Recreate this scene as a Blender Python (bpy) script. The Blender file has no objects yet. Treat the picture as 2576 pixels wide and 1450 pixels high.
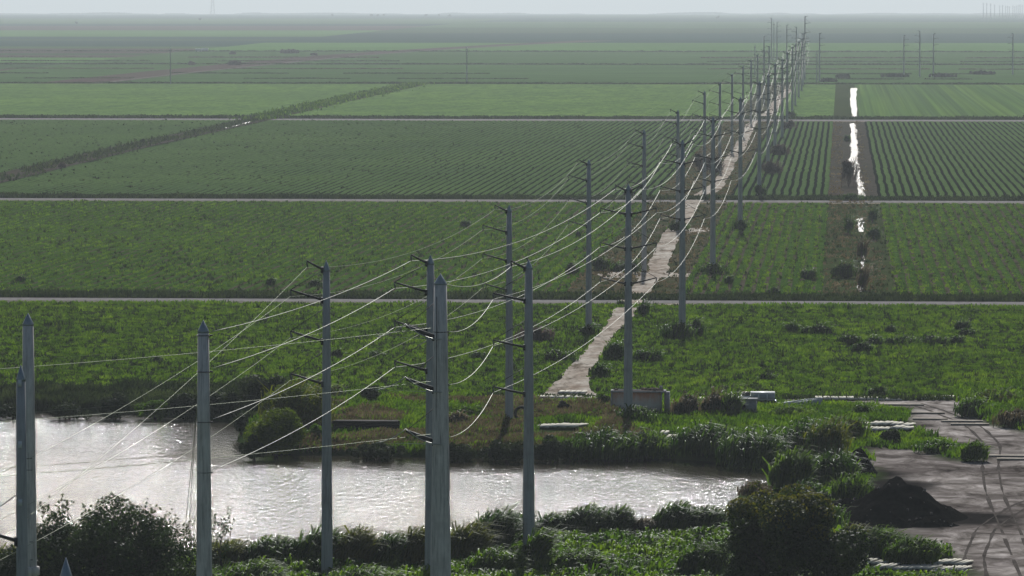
import bpy, math
import numpy as np
from math import radians, sin, cos, pi, sqrt, atan, tan
from mathutils import Vector, Matrix

rng = np.random.default_rng(7)
scene = bpy.context.scene
COL = scene.collection

# ------------------------------------------------------------------ camera
F = 12060.0; W, H = 2576.0, 1450.0; YH = -10.0; VPX = 2117.0; CH = 56.0; RE = 7433000.0
pitch = atan((H/2 - YH)/F)
yaw = atan((VPX - W/2)/sqrt(F*F + (H/2 - YH)**2))
cam_d = bpy.data.cameras.new('camera'); cam = bpy.data.objects.new('camera', cam_d); COL.objects.link(cam)
cam.location = (0, 0, CH)
cam.rotation_euler = (pi/2 - pitch, 0, yaw)
cam_d.sensor_fit = 'HORIZONTAL'; cam_d.sensor_width = 36.0; cam_d.lens = 36.0*F/W
cam_d.clip_start = 1.0; cam_d.clip_end = 80000
scene.camera = cam

# ------------------------------------------------------------------ light
SUN_EL, SUN_AZ = 33.0, -2.0
world = bpy.data.worlds.new('World'); scene.world = world; world.use_nodes = True
wn = world.node_tree; wn.nodes.clear()
sky = wn.nodes.new('ShaderNodeTexSky'); sky.sky_type = 'NISHITA'; sky.sun_disc = False
sky.sun_elevation = radians(SUN_EL); sky.sun_rotation = radians(SUN_AZ)
sky.air_density = 1.0; sky.dust_density = 1.3; sky.ozone_density = 1.5
bg = wn.nodes.new('ShaderNodeBackground'); bg.inputs[1].default_value = 0.052
wo = wn.nodes.new('ShaderNodeOutputWorld')
wn.links.new(sky.outputs[0], bg.inputs[0]); wn.links.new(bg.outputs[0], wo.inputs[0])
sl = bpy.data.lights.new('sun', 'SUN'); sl.energy = 5.0; sl.angle = radians(0.8); sl.color = (1.0, 0.99, 0.98)
so = bpy.data.objects.new('sun', sl); COL.objects.link(so)
sdir = Vector((sin(radians(SUN_AZ))*cos(radians(SUN_EL)), cos(radians(SUN_AZ))*cos(radians(SUN_EL)), sin(radians(SUN_EL))))
so.rotation_euler = sdir.to_track_quat('Z', 'Y').to_euler(); so.location = (0, 300, 300)
scene.view_settings.view_transform = 'Standard'; scene.view_settings.look = 'None'
scene.view_settings.exposure = 0.06; scene.view_settings.gamma = 1.0

# ------------------------------------------------------------------ geometry of the view
Rm = np.array(cam.rotation_euler.to_matrix())
def ray(xv, yv):
    return Rm @ np.array([(xv - W/2), (H/2 - yv), -F])
def zc(x, y):
    return -(x*x + y*y)/(2*RE)
def G(xv, yv, z=0.0):
    """picture point (2576x1450 units) to the ground at height z above the curved earth"""
    r = ray(xv, yv); t = (z - CH)/r[2]
    for _ in range(30):
        p = np.array([0, 0, CH]) + r*t
        t = (z + zc(p[0], p[1]) - CH)/r[2]
    p = np.array([0, 0, CH]) + r*t
    return p
def atd(xv, yv, d):
    r = ray(xv, yv); r = r*(d/r[1]); return np.array([0, 0, CH]) + r
def Yv(yv, xv=1288): return G(xv, yv)[1]
def PPM(yv): return (yv - YH)/CH          # picture units per metre at the ground point with that y

# ------------------------------------------------------------------ helpers
def tag(o, label=None, cat=None, group=None, kind=None):
    if label: o['label'] = label
    if cat: o['category'] = cat
    if group: o['group'] = group
    if kind: o['kind'] = kind
    return o
def mk(name, V, Fc, mat, parent=None, rnd=None, matidx=None, smooth=False, cols=None):
    V = np.asarray(V, dtype=np.float32); Fc = np.asarray(Fc, dtype=np.int32)
    me = bpy.data.meshes.new(name)
    n, k = Fc.shape
    me.vertices.add(len(V)); me.vertices.foreach_set('co', V.ravel())
    me.loops.add(n*k); me.loops.foreach_set('vertex_index', Fc.ravel())
    me.polygons.add(n); me.polygons.foreach_set('loop_start', np.arange(n, dtype=np.int32)*k)
    me.polygons.foreach_set('loop_total', np.full(n, k, dtype=np.int32))
    mats = mat if isinstance(mat, (list, tuple)) else [mat]
    for m in mats: me.materials.append(m)
    if matidx is not None: me.polygons.foreach_set('material_index', np.asarray(matidx, dtype=np.int32))
    if rnd is not None:
        a = me.attributes.new('rnd', 'FLOAT', 'FACE'); a.data.foreach_set('value', np.asarray(rnd, dtype=np.float32))
    if cols is not None:
        a = me.attributes.new('mask', 'FLOAT_COLOR', 'POINT')
        a.data.foreach_set('color', np.asarray(cols, dtype=np.float32).ravel())
    me.update(calc_edges=True)
    if smooth: me.polygons.foreach_set('use_smooth', np.ones(n, dtype=bool))
    o = bpy.data.objects.new(name, me); COL.objects.link(o)
    if parent is not None: o.parent = parent
    return o
def empty(name, loc, rz=0.0):
    o = bpy.data.objects.new(name, None); COL.objects.link(o)
    o.location = loc; o.rotation_euler = (0, 0, rz); o.empty_display_size = 0.5
    return o
def copy_tree(o, parent=None):
    c = o.copy(); COL.objects.link(c); c.parent = parent
    for ch in o.children: copy_tree(ch, c)
    return c

class MB:
    """collects quads (tris are quads with a repeated vertex avoided: everything here is quads)"""
    def __init__(s): s.V = []; s.Q = []; s.n = 0
    def add(s, V, Q):
        V = np.asarray(V, float); s.V.append(V); s.Q.append(np.asarray(Q) + s.n); s.n += len(V); return s
    def box(s, c, size, rz=0.0, taper=1.0, rx=0.0, ry=0.0):
        hx, hy, hz = [q/2 for q in size]
        v = np.array([[x*(taper if z > 0 else 1), y*(taper if z > 0 else 1), z] for z in (-hz, hz) for x, y in ((-hx, -hy), (hx, -hy), (hx, hy), (-hx, hy))])
        M = np.array(Matrix.Rotation(rz, 3, 'Z') @ Matrix.Rotation(ry, 3, 'Y') @ Matrix.Rotation(rx, 3, 'X'))
        v = v @ M.T + np.asarray(c, float)
        return s.add(v, [[0, 3, 2, 1], [4, 5, 6, 7], [0, 1, 5, 4], [1, 2, 6, 5], [2, 3, 7, 6], [3, 0, 4, 7]])
    def tube(s, pts, rad, n=8, cap=True):
        pts = np.asarray(pts, float); rad = np.broadcast_to(np.asarray(rad, float), (len(pts),))
        rings = []; prev = None
        for i, p in enumerate(pts):
            t = pts[min(i+1, len(pts)-1)] - pts[max(i-1, 0)]; t = t/(np.linalg.norm(t) + 1e-9)
            if prev is None:
                a = np.array([0, 0, 1.0]) if abs(t[2]) < 0.9 else np.array([1.0, 0, 0])
                u = np.cross(t, a)
            else: u = prev - t*np.dot(prev, t)
            u /= np.linalg.norm(u) + 1e-9; prev = u; w = np.cross(t, u)
            an = np.arange(n)*2*pi/n
            rings.append(p + rad[i]*(np.cos(an)[:, None]*u + np.sin(an)[:, None]*w))
        V = np.concatenate(rings); Q = []
        for i in range(len(pts)-1):
            for j in range(n):
                k = (j+1) % n; Q.append([i*n+j, i*n+k, (i+1)*n+k, (i+1)*n+j])
        if cap:
            m = len(V); V = np.vstack([V, pts[0], pts[-1]]); L = (len(pts)-1)*n
            for j in range(0, n, 2):
                Q.append([m, (j+2) % n, j+1, j]); Q.append([m+1, L+j, L+j+1, L+(j+2) % n])
        return s.add(V, Q)
    def build(s, name, mat, parent=None, smooth=False):
        return mk(name, np.concatenate(s.V), np.concatenate(s.Q), mat, parent, smooth=smooth)

# ------------------------------------------------------------------ materials
def newmat(name):
    m = bpy.data.materials.new(name); m.use_nodes = True
    nt = m.node_tree; nt.nodes.clear()
    out = nt.nodes.new('ShaderNodeOutputMaterial'); p = nt.nodes.new('ShaderNodeBsdfPrincipled')
    nt.links.new(p.outputs[0], out.inputs[0]); return m, nt, p, out
def noise(nt, scale, detail=3.0, stretch=(1, 1, 1), rough=0.55, coord='Object', dist=0.0):
    tc = nt.nodes.new('ShaderNodeTexCoord'); mp = nt.nodes.new('ShaderNodeMapping'); mp.inputs['Scale'].default_value = stretch
    nz = nt.nodes.new('ShaderNodeTexNoise'); nz.inputs['Scale'].default_value = scale; nz.inputs['Detail'].default_value = detail
    nz.inputs['Roughness'].default_value = rough; nz.inputs['Distortion'].default_value = dist
    nt.links.new(tc.outputs[coord], mp.inputs[0]); nt.links.new(mp.outputs[0], nz.inputs['Vector']); return nz.outputs['Fac']
def ramp(nt, fac, stops):
    r = nt.nodes.new('ShaderNodeValToRGB'); e = r.color_ramp.elements
    while len(e) < len(stops): e.new(0.5)
    for k, (pos, c) in enumerate(stops):
        e[k].position = pos; e[k].color = (*c, 1)
    nt.links.new(fac, r.inputs[0]); return r.outputs[0]
def mixc(nt, fac, a, b, mode='MIX'):
    mx = nt.nodes.new('ShaderNodeMix'); mx.data_type = 'RGBA'; mx.blend_type = mode
    if isinstance(fac, float): mx.inputs[0].default_value = fac
    else: nt.links.new(fac, mx.inputs[0])
    for s, v in ((6, a), (7, b)):
        if isinstance(v, tuple): mx.inputs[s].default_value = (*v, 1)
        else: nt.links.new(v, mx.inputs[s])
    return mx.outputs[2]
def bump(nt, p, h, strength=0.5, dist=0.1):
    b = nt.nodes.new('ShaderNodeBump'); b.inputs['Strength'].default_value = strength; b.inputs['Distance'].default_value = dist
    nt.links.new(h, b.inputs['Height']); nt.links.new(b.outputs[0], p.inputs['Normal'])
def mul(c, k): return tuple(min(1, v*k) for v in c)

def m_simple(name, c, rough=0.7, var=0.25, scale=3.0, metal=0.0, stretch=(1, 1, 1), spec=0.03):
    m, nt, p, o = newmat(name)
    col = ramp(nt, noise(nt, scale, 4, stretch), [(0.3, mul(c, 1-var)), (0.7, mul(c, 1+var))])
    nt.links.new(col, p.inputs['Base Color']); p.inputs['Roughness'].default_value = rough
    p.inputs['Metallic'].default_value = metal; p.inputs['Specular IOR Level'].default_value = spec
    return m
def m_field(name, a, b, c, big=0.012, small=0.5, stretch=(1, .35, 1), soil=None, soil_amt=0.35, fine=2.2):
    """crop cover: broad tonal drift, mid blotches and fine tufting, optional bare soil showing"""
    m, nt, p, o = newmat(name)
    n1 = noise(nt, big, 3, (1, .5, 1)); n2 = noise(nt, small, 4, stretch, 0.7); n3 = noise(nt, fine, 2, stretch, 0.7)
    base = ramp(nt, n1, [(0.35, a), (0.65, b)])
    x = mixc(nt, ramp(nt, n2, [(0.42, (0, 0, 0)), (0.66, (1, 1, 1))]), base, c)
    x = mixc(nt, ramp(nt, n3, [(0.3, (.55, .55, .55)), (0.7, (1.4, 1.4, 1.4))]), x, x)
    mm = nt.nodes.new('ShaderNodeMix'); mm.data_type = 'RGBA'; mm.blend_type = 'MULTIPLY'; mm.inputs[0].default_value = 1.0
    nt.links.new(x, mm.inputs[6]); nt.links.new(ramp(nt, n3, [(0.3, (.6, .6, .6)), (0.72, (1, 1, 1))]), mm.inputs[7]); x = mm.outputs[2]
    if soil:
        ns = noise(nt, small*0.6, 5, (1, .3, 1), 0.75)
        x = mixc(nt, ramp(nt, ns, [(1-soil_amt-.06, (0, 0, 0)), (1-soil_amt+.06, (1, 1, 1))]), x, soil)
    nt.links.new(x, p.inputs['Base Color']); p.inputs['Roughness'].default_value = 1.0; p.inputs['Specular IOR Level'].default_value = 0.0
    return m
def m_leaf(name, dark, mid, light, transl=0.35, clump=0.45, rough=0.65, spec=0.06):
    m, nt, p, o = newmat(name)
    at = nt.nodes.new('ShaderNodeAttribute'); at.attribute_name = 'rnd'
    c1 = ramp(nt, at.outputs['Fac'], [(0.0, dark), (0.5, mid), (1.0, light)])
    n = noise(nt, clump, 3)
    c2 = ramp(nt, n, [(0.35, dark), (0.5, mid), (0.68, light)])
    c = mixc(nt, 0.5, c1, c2)
    nt.links.new(c, p.inputs['Base Color']); p.inputs['Roughness'].default_value = rough; p.inputs['Specular IOR Level'].default_value = spec
    tr = nt.nodes.new('ShaderNodeBsdfTranslucent'); mx = nt.nodes.new('ShaderNodeMixShader'); mx.inputs[0].default_value = transl
    hs = nt.nodes.new('ShaderNodeHueSaturation'); hs.inputs['Saturation'].default_value = 1.1; hs.inputs['Value'].default_value = 1.5
    nt.links.new(c, hs.inputs['Color']); nt.links.new(hs.outputs[0], tr.inputs[0])
    nt.links.new(p.outputs[0], mx.inputs[1]); nt.links.new(tr.outputs[0], mx.inputs[2]); nt.links.new(mx.outputs[0], o.inputs[0])
    return m
def m_concrete_pole(name, c, streak=0.35):
    m, nt, p, o = newmat(name)
    n1 = noise(nt, 2.5, 5, (1.6, 1.6, .12), 0.7); n2 = noise(nt, 0.35, 3, (1, 1, 1)); n3 = noise(nt, 9, 3)
    x = ramp(nt, n1, [(0.3, mul(c, 1-streak)), (0.5, c), (0.75, mul(c, 1+streak*.6))])
    x = mixc(nt, ramp(nt, n2, [(0.5, (0, 0, 0)), (0.72, (.7, .7, .7))]), x, mul(c, .6))
    nt.links.new(x, p.inputs['Base Color']); p.inputs['Roughness'].default_value = 0.8; p.inputs['Specular IOR Level'].default_value = 0.12
    bump(nt, p, n3, 0.3, 0.02); return m
def m_water(name, wav=1.15, dist=0.8, rough=0.125, stretch=(1.25, .45, 1), masked=False):
    """wind-ruffled water; where the mask is 1 the bank shelters it and it lies calmer"""
    m, nt, p, o = newmat(name)
    p.inputs['Base Color'].default_value = (.03, .026, .016, 1); p.inputs['IOR'].default_value = 1.333; p.inputs['Specular IOR Level'].default_value = 0.5
    n1 = noise(nt, wav, 3, stretch, 0.6, dist=.3); n3 = noise(nt, wav*2.6, 2, stretch, 0.6); n2 = noise(nt, 0.045, 3, (.35, 1, 1))
    ad = nt.nodes.new('ShaderNodeMath'); ad.operation = 'MULTIPLY_ADD'; ad.inputs[1].default_value = .4; nt.links.new(n3, ad.inputs[0]); nt.links.new(n1, ad.inputs[2])
    r = nt.nodes.new('ShaderNodeMapRange'); nt.links.new(n2, r.inputs[0]); r.inputs[1].default_value = .35; r.inputs[2].default_value = .65; r.inputs[3].default_value = .62; r.inputs[4].default_value = .84
    b = nt.nodes.new('ShaderNodeBump'); b.inputs['Distance'].default_value = dist; nt.links.new(ad.outputs[0], b.inputs['Height']); nt.links.new(b.outputs[0], p.inputs['Normal'])
    if masked:
        at = nt.nodes.new('ShaderNodeAttribute'); at.attribute_name = 'mask'
        wob = nt.nodes.new('ShaderNodeMath'); wob.operation = 'MULTIPLY'; inv = nt.nodes.new('ShaderNodeMath'); inv.operation = 'SUBTRACT'; inv.inputs[0].default_value = 1.0
        nt.links.new(at.outputs['Fac'], inv.inputs[1]); nt.links.new(inv.outputs[0], wob.inputs[0]); nt.links.new(r.outputs[0], wob.inputs[1]); nt.links.new(wob.outputs[0], b.inputs['Strength'])
        rr = nt.nodes.new('ShaderNodeMapRange'); nt.links.new(at.outputs['Fac'], rr.inputs[0]); rr.inputs[3].default_value = rough; rr.inputs[4].default_value = .04; nt.links.new(rr.outputs[0], p.inputs['Roughness'])
    else:
        nt.links.new(r.outputs[0], b.inputs['Strength']); p.inputs['Roughness'].default_value = rough
    return m

GR = dict(
 f0=m_field('field_grass', (.03, .053, .010), (.044, .072, .013), (.016, .025, .008), soil=(.075, .062, .042), soil_amt=.3),
 f1=m_field('crop_green', (.042, .064, .02), (.058, .08, .024), (.034, .05, .02), soil=(.06, .05, .035), soil_amt=.33),
 f3=m_field('crop_pale', (.11, .19, .055), (.15, .25, .06), (.085, .15, .05), small=.12, fine=.5, stretch=(1, .2, 1)),
)
M = dict(
 bed=m_field('bed_leaf', (.076, .13, .042), (.10, .165, .048), (.058, .10, .035), small=.6),
 furrow=m_simple('furrow_soil_shade', (.004, .006, .004), .95, .3, .5, spec=0),  # soil blackened to stand for the shade between crop beds
 bed1=m_field('bed_leaf_thin', (.042, .09, .014), (.062, .125, .018), (.03, .062, .012), small=.5, soil=(.07, .06, .045), soil_amt=.33),
 furrow1=m_field('furrow_soil_thin', (.10, .08, .062), (.075, .07, .04), (.05, .05, .03), small=.4),
 gravel=m_simple('gravel', (.115, .108, .104), .9, .25, .8, stretch=(1, .3, 1)),
 verge=m_simple('verge_soil', (.09, .08, .06), .95, .35, .6, stretch=(1, .4, 1)),
 water=m_water('pond_water', masked=True), ditchw=m_water('ditch_water', rough=.2),
 concrete=m_concrete_pole('spun_concrete', (.38, .378, .372)),
 concrete_old=m_concrete_pole('weathered_concrete', (.60, .565, .52), .55),
 steel=m_simple('galvanised_steel', (.30, .34, .36), .45, .15, 2, metal=.6),
 armsteel=m_simple('dark_arm_steel', (.05, .05, .05), .5, .2, 3, metal=.3),
 wire_thin=m_simple('weathered_wire', (.22, .25, .16), .55, .1, 1, metal=.6, spec=.4),
 wire=m_simple('aluminium_wire', (.46, .46, .41), .5, .05, 1, metal=.85, spec=.5),
 insul=m_simple('grey_insulator', (.12, .12, .12), .4, .1, 3),
 bark=m_simple('bark', (.07, .055, .04), .9, .3, 4),
 soil=m_simple('black_soil', (.008, .0075, .007), .95, .5, 2.5, spec=0),
 soil_pale=m_simple('soil_clod', (.10, .09, .085), .95, .4, 2),
 slab=m_simple('pale_mat', (.46, .44, .37), .9, .3, .6, stretch=(1, .5, 1)),
 slab_gap=m_simple('mat_gap', (.05, .045, .035), .9, .2, 2),
 track=m_field('dirt_track_surface', (.58, .54, .47), (.48, .42, .35), (.28, .22, .17), small=.35, stretch=(.5, .22, 1), big=.03, soil=(.11, .09, .065), soil_amt=.42),
 white=m_simple('white_paint', (.62, .63, .64), .35, .05, 1, spec=.5),
 dark=m_simple('dark_rubber', (.02, .02, .02), .7, .2, 3),
 glass=m_simple('dark_glass', (.02, .025, .03), .1, .1, 1, spec=.6),
 gpaint=m_simple('grey_hull', (.30, .33, .36), .5, .12, .8),
 cbox=m_simple('cast_concrete', (.28, .28, .28), .8, .2, 2),
 timber=m_simple('black_steel_beam', (.018, .014, .012), .7, .4, 2, stretch=(.3, 1, 1)),
 rut=m_field('rut_soil', (.09, .078, .07), (.12, .105, .094), (.065, .056, .05), small=.6), rut_pale=m_field('rut_dry', (.24, .21, .19), (.17, .148, .13), (.30, .27, .245), small=.6),
 rust=None,
 debris=m_simple('grey_debris', (.15, .12, .10), .9, .5, 2),
)
# rusty tank wall: grey with rust bleeding down from the rim
m, nt, p, o = newmat('rusty_wall')
tc = nt.nodes.new('ShaderNodeTexCoord'); sx = nt.nodes.new('ShaderNodeSeparateXYZ'); nt.links.new(tc.outputs['Object'], sx.inputs[0])
mr = nt.nodes.new('ShaderNodeMapRange'); nt.links.new(sx.outputs[2], mr.inputs[0]); mr.inputs[1].default_value = .9; mr.inputs[2].default_value = 2.9
nn = noise(nt, 1.3, 4, (1, 1, .35)); ad = nt.nodes.new('ShaderNodeMath'); ad.operation = 'MULTIPLY'; nt.links.new(mr.outputs[0], ad.inputs[0]); nt.links.new(nn, ad.inputs[1])
cc = ramp(nt, ad.outputs[0], [(0.12, (.50, .48, .43)), (0.32, (.46, .33, .25)), (0.5, (.45, .20, .11))])
nt.links.new(cc, p.inputs['Base Color']); p.inputs['Roughness'].default_value = .85; M['rust'] = m

LF = dict(
 grass=m_leaf('leaf_grass', (.016, .032, .007), (.056, .104, .014), (.135, .20, .026), .5, .5),
 crop=m_leaf('leaf_crop', (.026, .05, .011), (.062, .112, .015), (.125, .185, .024), .5, .3),
 weeds=m_leaf('leaf_weeds', (.02, .042, .008), (.06, .115, .012), (.15, .22, .025), .5, .3, rough=.55, spec=.08),
 reed=m_leaf('leaf_reed', (.010, .025, .006), (.032, .07, .010), (.12, .19, .025), .4, .3, rough=.55, spec=.08),
 yellow=m_leaf('leaf_yellow', (.03, .042, .008), (.075, .09, .012), (.15, .155, .02), .45, .35),
 dry=m_leaf('leaf_dry', (.045, .036, .018), (.09, .07, .038), (.16, .13, .08), .35, .4),
 brown=m_leaf('leaf_brown', (.04, .03, .026), (.075, .055, .045), (.12, .09, .075), .3, .3),
 tree=m_leaf('leaf_tree', (.008, .016, .006), (.022, .038, .010), (.065, .095, .020), .2, .35, rough=.6, spec=.06),
 treetip=m_leaf('leaf_tree_tips', (.03, .04, .008), (.07, .075, .012), (.13, .12, .02), .45, .5),
 tree2=m_leaf('leaf_tree_sea', (.009, .018, .007), (.026, .046, .013), (.055, .08, .022), .3, .3, rough=.6, spec=.06),
 dark=m_leaf('leaf_dark', (.010, .017, .008), (.028, .042, .014), (.08, .105, .032), .25, .4),
 bamboo=m_leaf('leaf_bush', (.025, .04, .006), (.085, .125, .012), (.20, .24, .025), .4, .35),
)

# ------------------------------------------------------------------ vegetation builders (numpy)
def blades(P, h, w, lean=(0, 0), leanvar=0.25, segs=1):
    """upright blades: segs 1 = one triangle-like quad, 2 = bent blade. Returns V, Q"""
    n = len(P); a = rng.uniform(0, 2*pi, n)
    wx = np.stack([np.cos(a), np.sin(a), np.zeros(n)], 1)*(w/2)[:, None]
    la = rng.uniform(0, 2*pi, n); lm = np.abs(rng.normal(0, leanvar, n))
    L = np.stack([np.cos(la)*lm + lean[0], np.sin(la)*lm + lean[1], np.zeros(n)], 1)*h[:, None]
    up = np.zeros((n, 3)); up[:, 2] = h
    if segs == 1:
        tip = P + up + L
        V = np.stack([P - wx, P + wx, tip + wx*.25, tip - wx*.25], 1).reshape(-1, 3)
        return V, np.arange(4*n).reshape(n, 4)
    m = P + up*.6 + L*.25; m2 = P + up*.92 + L*.75; tip = P + up*.85 + L*1.35
    V = np.stack([P - wx*.6, P + wx*.6, m + wx, m - wx, m2 + wx*.7, m2 - wx*.7, tip + wx*.1, tip - wx*.1], 1).reshape(-1, 3)
    b = np.arange(n)[:, None]*8
    Q = np.concatenate([b + [0, 1, 2, 3], b + [3, 2, 4, 5], b + [5, 4, 6, 7]], 1).reshape(-1, 4)
    return V, Q
def cards(P, s, N=None, tilt=0.9):
    n = len(P)
    R = rng.normal(0, 1, (n, 3)); R /= np.linalg.norm(R, axis=1)[:, None]
    if N is not None: R = R*tilt + N; R /= np.linalg.norm(R, axis=1)[:, None]
    T = np.cross(R, rng.normal(0, 1, (n, 3))); T /= np.linalg.norm(T, axis=1)[:, None] + 1e-9
    B = np.cross(R, T); s = np.asarray(s)[:, None]
    V = np.stack([P - T*s*.6, P - B*s*.32, P + T*s*.6, P + B*s*.32], 1).reshape(-1, 3)
    return V, np.arange(4*n).reshape(n, 4)
def lumps(c, r, k, sub=(.28, .5), flat=0.0):
    """k overlapping lump spheres filling an ellipsoid c, r (z up from c)"""
    d = rng.normal(0, 1, (k, 3)); d[:, 2] = np.abs(d[:, 2]) - flat; d /= np.linalg.norm(d, axis=1)[:, None]
    q = rng.uniform(.25, .85, k)[:, None]
    C = np.asarray(c) + d*q*np.asarray(r)
    R = rng.uniform(sub[0], sub[1], k)*min(r[0], r[2]) if True else None
    return C, R
def lump_leaves(C, R, n, s, inner=.35):
    i = rng.choice(len(C), n, p=(R**2)/np.sum(R**2))
    d = rng.normal(0, 1, (n, 3)); d /= np.linalg.norm(d, axis=1)[:, None]
    q = rng.uniform(inner, 1, n)**.4
    P = C[i] + d*(R[i]*q)[:, None]
    V, Q = cards(P, rng.uniform(.6, 1.3, n)*s, d)
    return V, Q, P
def cat(*parts):
    Vs, Qs, n = [], [], 0
    for V, Q in parts:
        Vs.append(V); Qs.append(Q + n); n += len(V)
    return np.concatenate(Vs), np.concatenate(Qs)

def frustum_points(n, Y0, Y1, X0=None, X1=None, margin=0.02, bias=0.0):
    """random ground points inside the field of view (plus a margin), between two distances"""
    k = int(n*1.0)
    y = rng.uniform(0, 1, k)**(1+bias)*(Y1 - Y0) + Y0
    tl = tan(math.atan2(VPX, F)*(1+margin*4) ); tr = tan(math.atan2(W - VPX, F)*(1+margin*10))
    x = rng.uniform(0, 1, k)*(tl + tr)*y - tl*y
    if X0 is not None: 
        ok = (x > X0) & (x < X1); x = x[ok]; y = y[ok]
    return x, y

def inpoly(x, y, poly):
    poly = np.asarray(poly); c = np.zeros(x.shape, bool); j = len(poly)-1
    for i in range(len(poly)):
        xi, yi = poly[i]; xj, yj = poly[j]
        hit = ((yi > y) != (yj > y)) & (x < (xj - xi)*(y - yi)/((yj - yi) + 1e-12) + xi)
        c ^= hit; j = i
    return c
def sdist(x, y, poly):
    poly = np.asarray(poly); d = np.full(x.shape, 1e9); j = len(poly)-1
    for i in range(len(poly)):
        ax, ay = poly[j]; bx, by = poly[i]; ux, uy = bx-ax, by-ay
        t = np.clip(((x-ax)*ux + (y-ay)*uy)/(ux*ux + uy*uy + 1e-12), 0, 1)
        d = np.minimum(d, np.hypot(x - ax - t*ux, y - ay - t*uy)); j = i
    return np.where(inpoly(x, y, poly), -d, d)
def vnoise(x, y, s, seed=0):
    """smooth value noise on a grid"""
    r = np.random.default_rng(seed); T = r.uniform(-1, 1, (64, 64)); u = x/s; v = y/s
    i = np.floor(u).astype(int); j = np.floor(v).astype(int); a = u - i; b = v - j
    a = a*a*(3-2*a); b = b*b*(3-2*b); g = lambda p, q: T[p % 64, q % 64]
    return (g(i, j)*(1-a) + g(i+1, j)*a)*(1-b) + (g(i, j+1)*(1-a) + g(i+1, j+1)*a)*b

# ------------------------------------------------------------------ picture outlines turned into ground outlines
WZ = -0.8
pond_v = [(-900, 1030), (0, 1034), (300, 1040), (480, 1052), (590, 1062), (612, 1080), (604, 1110), (640, 1134), (740, 1143), (1000, 1148), (1300, 1153),
          (1690, 1154), (1950, 1172), (2005, 1188), (1950, 1222), (1868, 1245), (1862, 1258), (1890, 1285), (1860, 1322), (1790, 1338), (1600, 1345), (1340, 1350), (1215, 1360),
          (1130, 1385), (1000, 1402), (820, 1405), (640, 1408), (500, 1410), (300, 1420), (-100, 1420), (-1000, 1430)]
pond = np.array([G(x, y, WZ)[:2] for x, y in pond_v])
yard_v = [(1960, 1001), (2420, 1001), (2425, 1020), (2450, 1052), (2500, 1072), (2576, 1088), (2760, 1130), (2800, 1800), (2470, 1800), (2440, 1440), (2380, 1385), (2260, 1335),
          (2130, 1330), (2100, 1260), (2192, 1200), (2185, 1128), (2300, 1133), (2440, 1168), (2480, 1130), (2400, 1112), (2330, 1092), (2300, 1080), (2280, 1030), (2120, 1012), (1960, 1012)]
yard = np.array([G(x, y)[:2] for x, y in yard_v])
track_l = [(1345, 1000), (1375, 985), (1410, 950), (1440, 915), (1475, 880), (1497, 850), (1520, 820), (1537, 795), (1553, 765), (1588, 727), (1628, 680), (1643, 640), (1660, 595), (1700, 560), (1722, 525), (1722, 507), (1770, 477),
           (1800, 450), (1815, 427), (1822, 402), (1850, 364), (1865, 339), (1877, 314), (1893, 304)]
track_r = [(1510, 1000), (1490, 985), (1480, 950), (1500, 915), (1522, 880), (1540, 850), (1570, 820), (1592, 795), (1615, 765), (1640, 727), (1680, 680), (1690, 640), (1708, 595), (1735, 560), (1752, 525), (1765, 507), (1815, 477),
           (1830, 450), (1842, 427), (1855, 402), (1880, 364), (1889, 339), (1902, 314), (1907, 304)]
YA = Yv(1000)     # near edge of the first field

# ------------------------------------------------------------------ near terrain
def terr_z(x, y):
    sd = sdist(x, y, pond)
    z = np.clip(-0.8 + (sd + .4)*0.75, -3.0, 0.0)
    z = z + np.where(sd > 1.5, .18*vnoise(x, y, 6, 1) + .07*vnoise(x, y, 2.2, 2), 0)
    yd = inpoly(x, y, yard)
    z = np.where(yd, z*.35 + .0, z)
    edge = np.clip((YA - y)/3, 0, 1)
    z = np.where(sd > 1.5, z*edge, z)
    return z + zc(x, y)
gx = np.arange(-330, 170, 1.5); gy = np.append(np.arange(90, YA-.5, 1.5), YA)
X, Y = np.meshgrid(gx, gy); x = X.ravel(); y = Y.ravel()
z = terr_z(x, y); ny, nx = X.shape
idx = np.arange(ny*nx).reshape(ny, nx)
Q = np.stack([idx[:-1, :-1], idx[:-1, 1:], idx[1:, 1:], idx[1:, :-1]], -1).reshape(-1, 4)
sd_y = -sdist(x, y, yard) + 1.2*vnoise(x, y, 5, 5) + .6*vnoise(x, y, 2, 6)
mask = np.clip(sd_y*.5 + .5, 0, 1)
gm, nt, p, o = newmat('near_ground')
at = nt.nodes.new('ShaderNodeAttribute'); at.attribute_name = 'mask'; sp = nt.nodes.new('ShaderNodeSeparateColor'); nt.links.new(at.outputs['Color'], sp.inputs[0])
d1 = ramp(nt, noise(nt, .35, 7, (.75, .5, 1), .72, dist=.8), [(.34, (.065, .056, .049)), (.46, (.19, .168, .15)), (.54, (.275, .247, .225)), (.66, (.46, .42, .39))])
d2 = ramp(nt, noise(nt, .07, 3, (.6, 1, 1)), [(.38, (.45, .43, .43)), (.64, (1.1, 1.1, 1.1))])
dirt = mixc(nt, 1.0, d1, d2, 'MULTIPLY')
g1 = ramp(nt, noise(nt, .9, 5, (1, .5, 1), .7), [(.3, (.018, .03, .01)), (.55, (.03, .05, .014)), (.75, (.05, .055, .022))])
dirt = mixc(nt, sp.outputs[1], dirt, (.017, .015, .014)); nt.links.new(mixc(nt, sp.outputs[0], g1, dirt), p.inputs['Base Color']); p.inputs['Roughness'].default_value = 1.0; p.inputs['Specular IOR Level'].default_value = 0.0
bump(nt, p, noise(nt, 1.2, 5, (.5, 1, 1), .7), .6, .25)
hp = G(2275, 1305); hp2 = G(2165, 1215)
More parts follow.
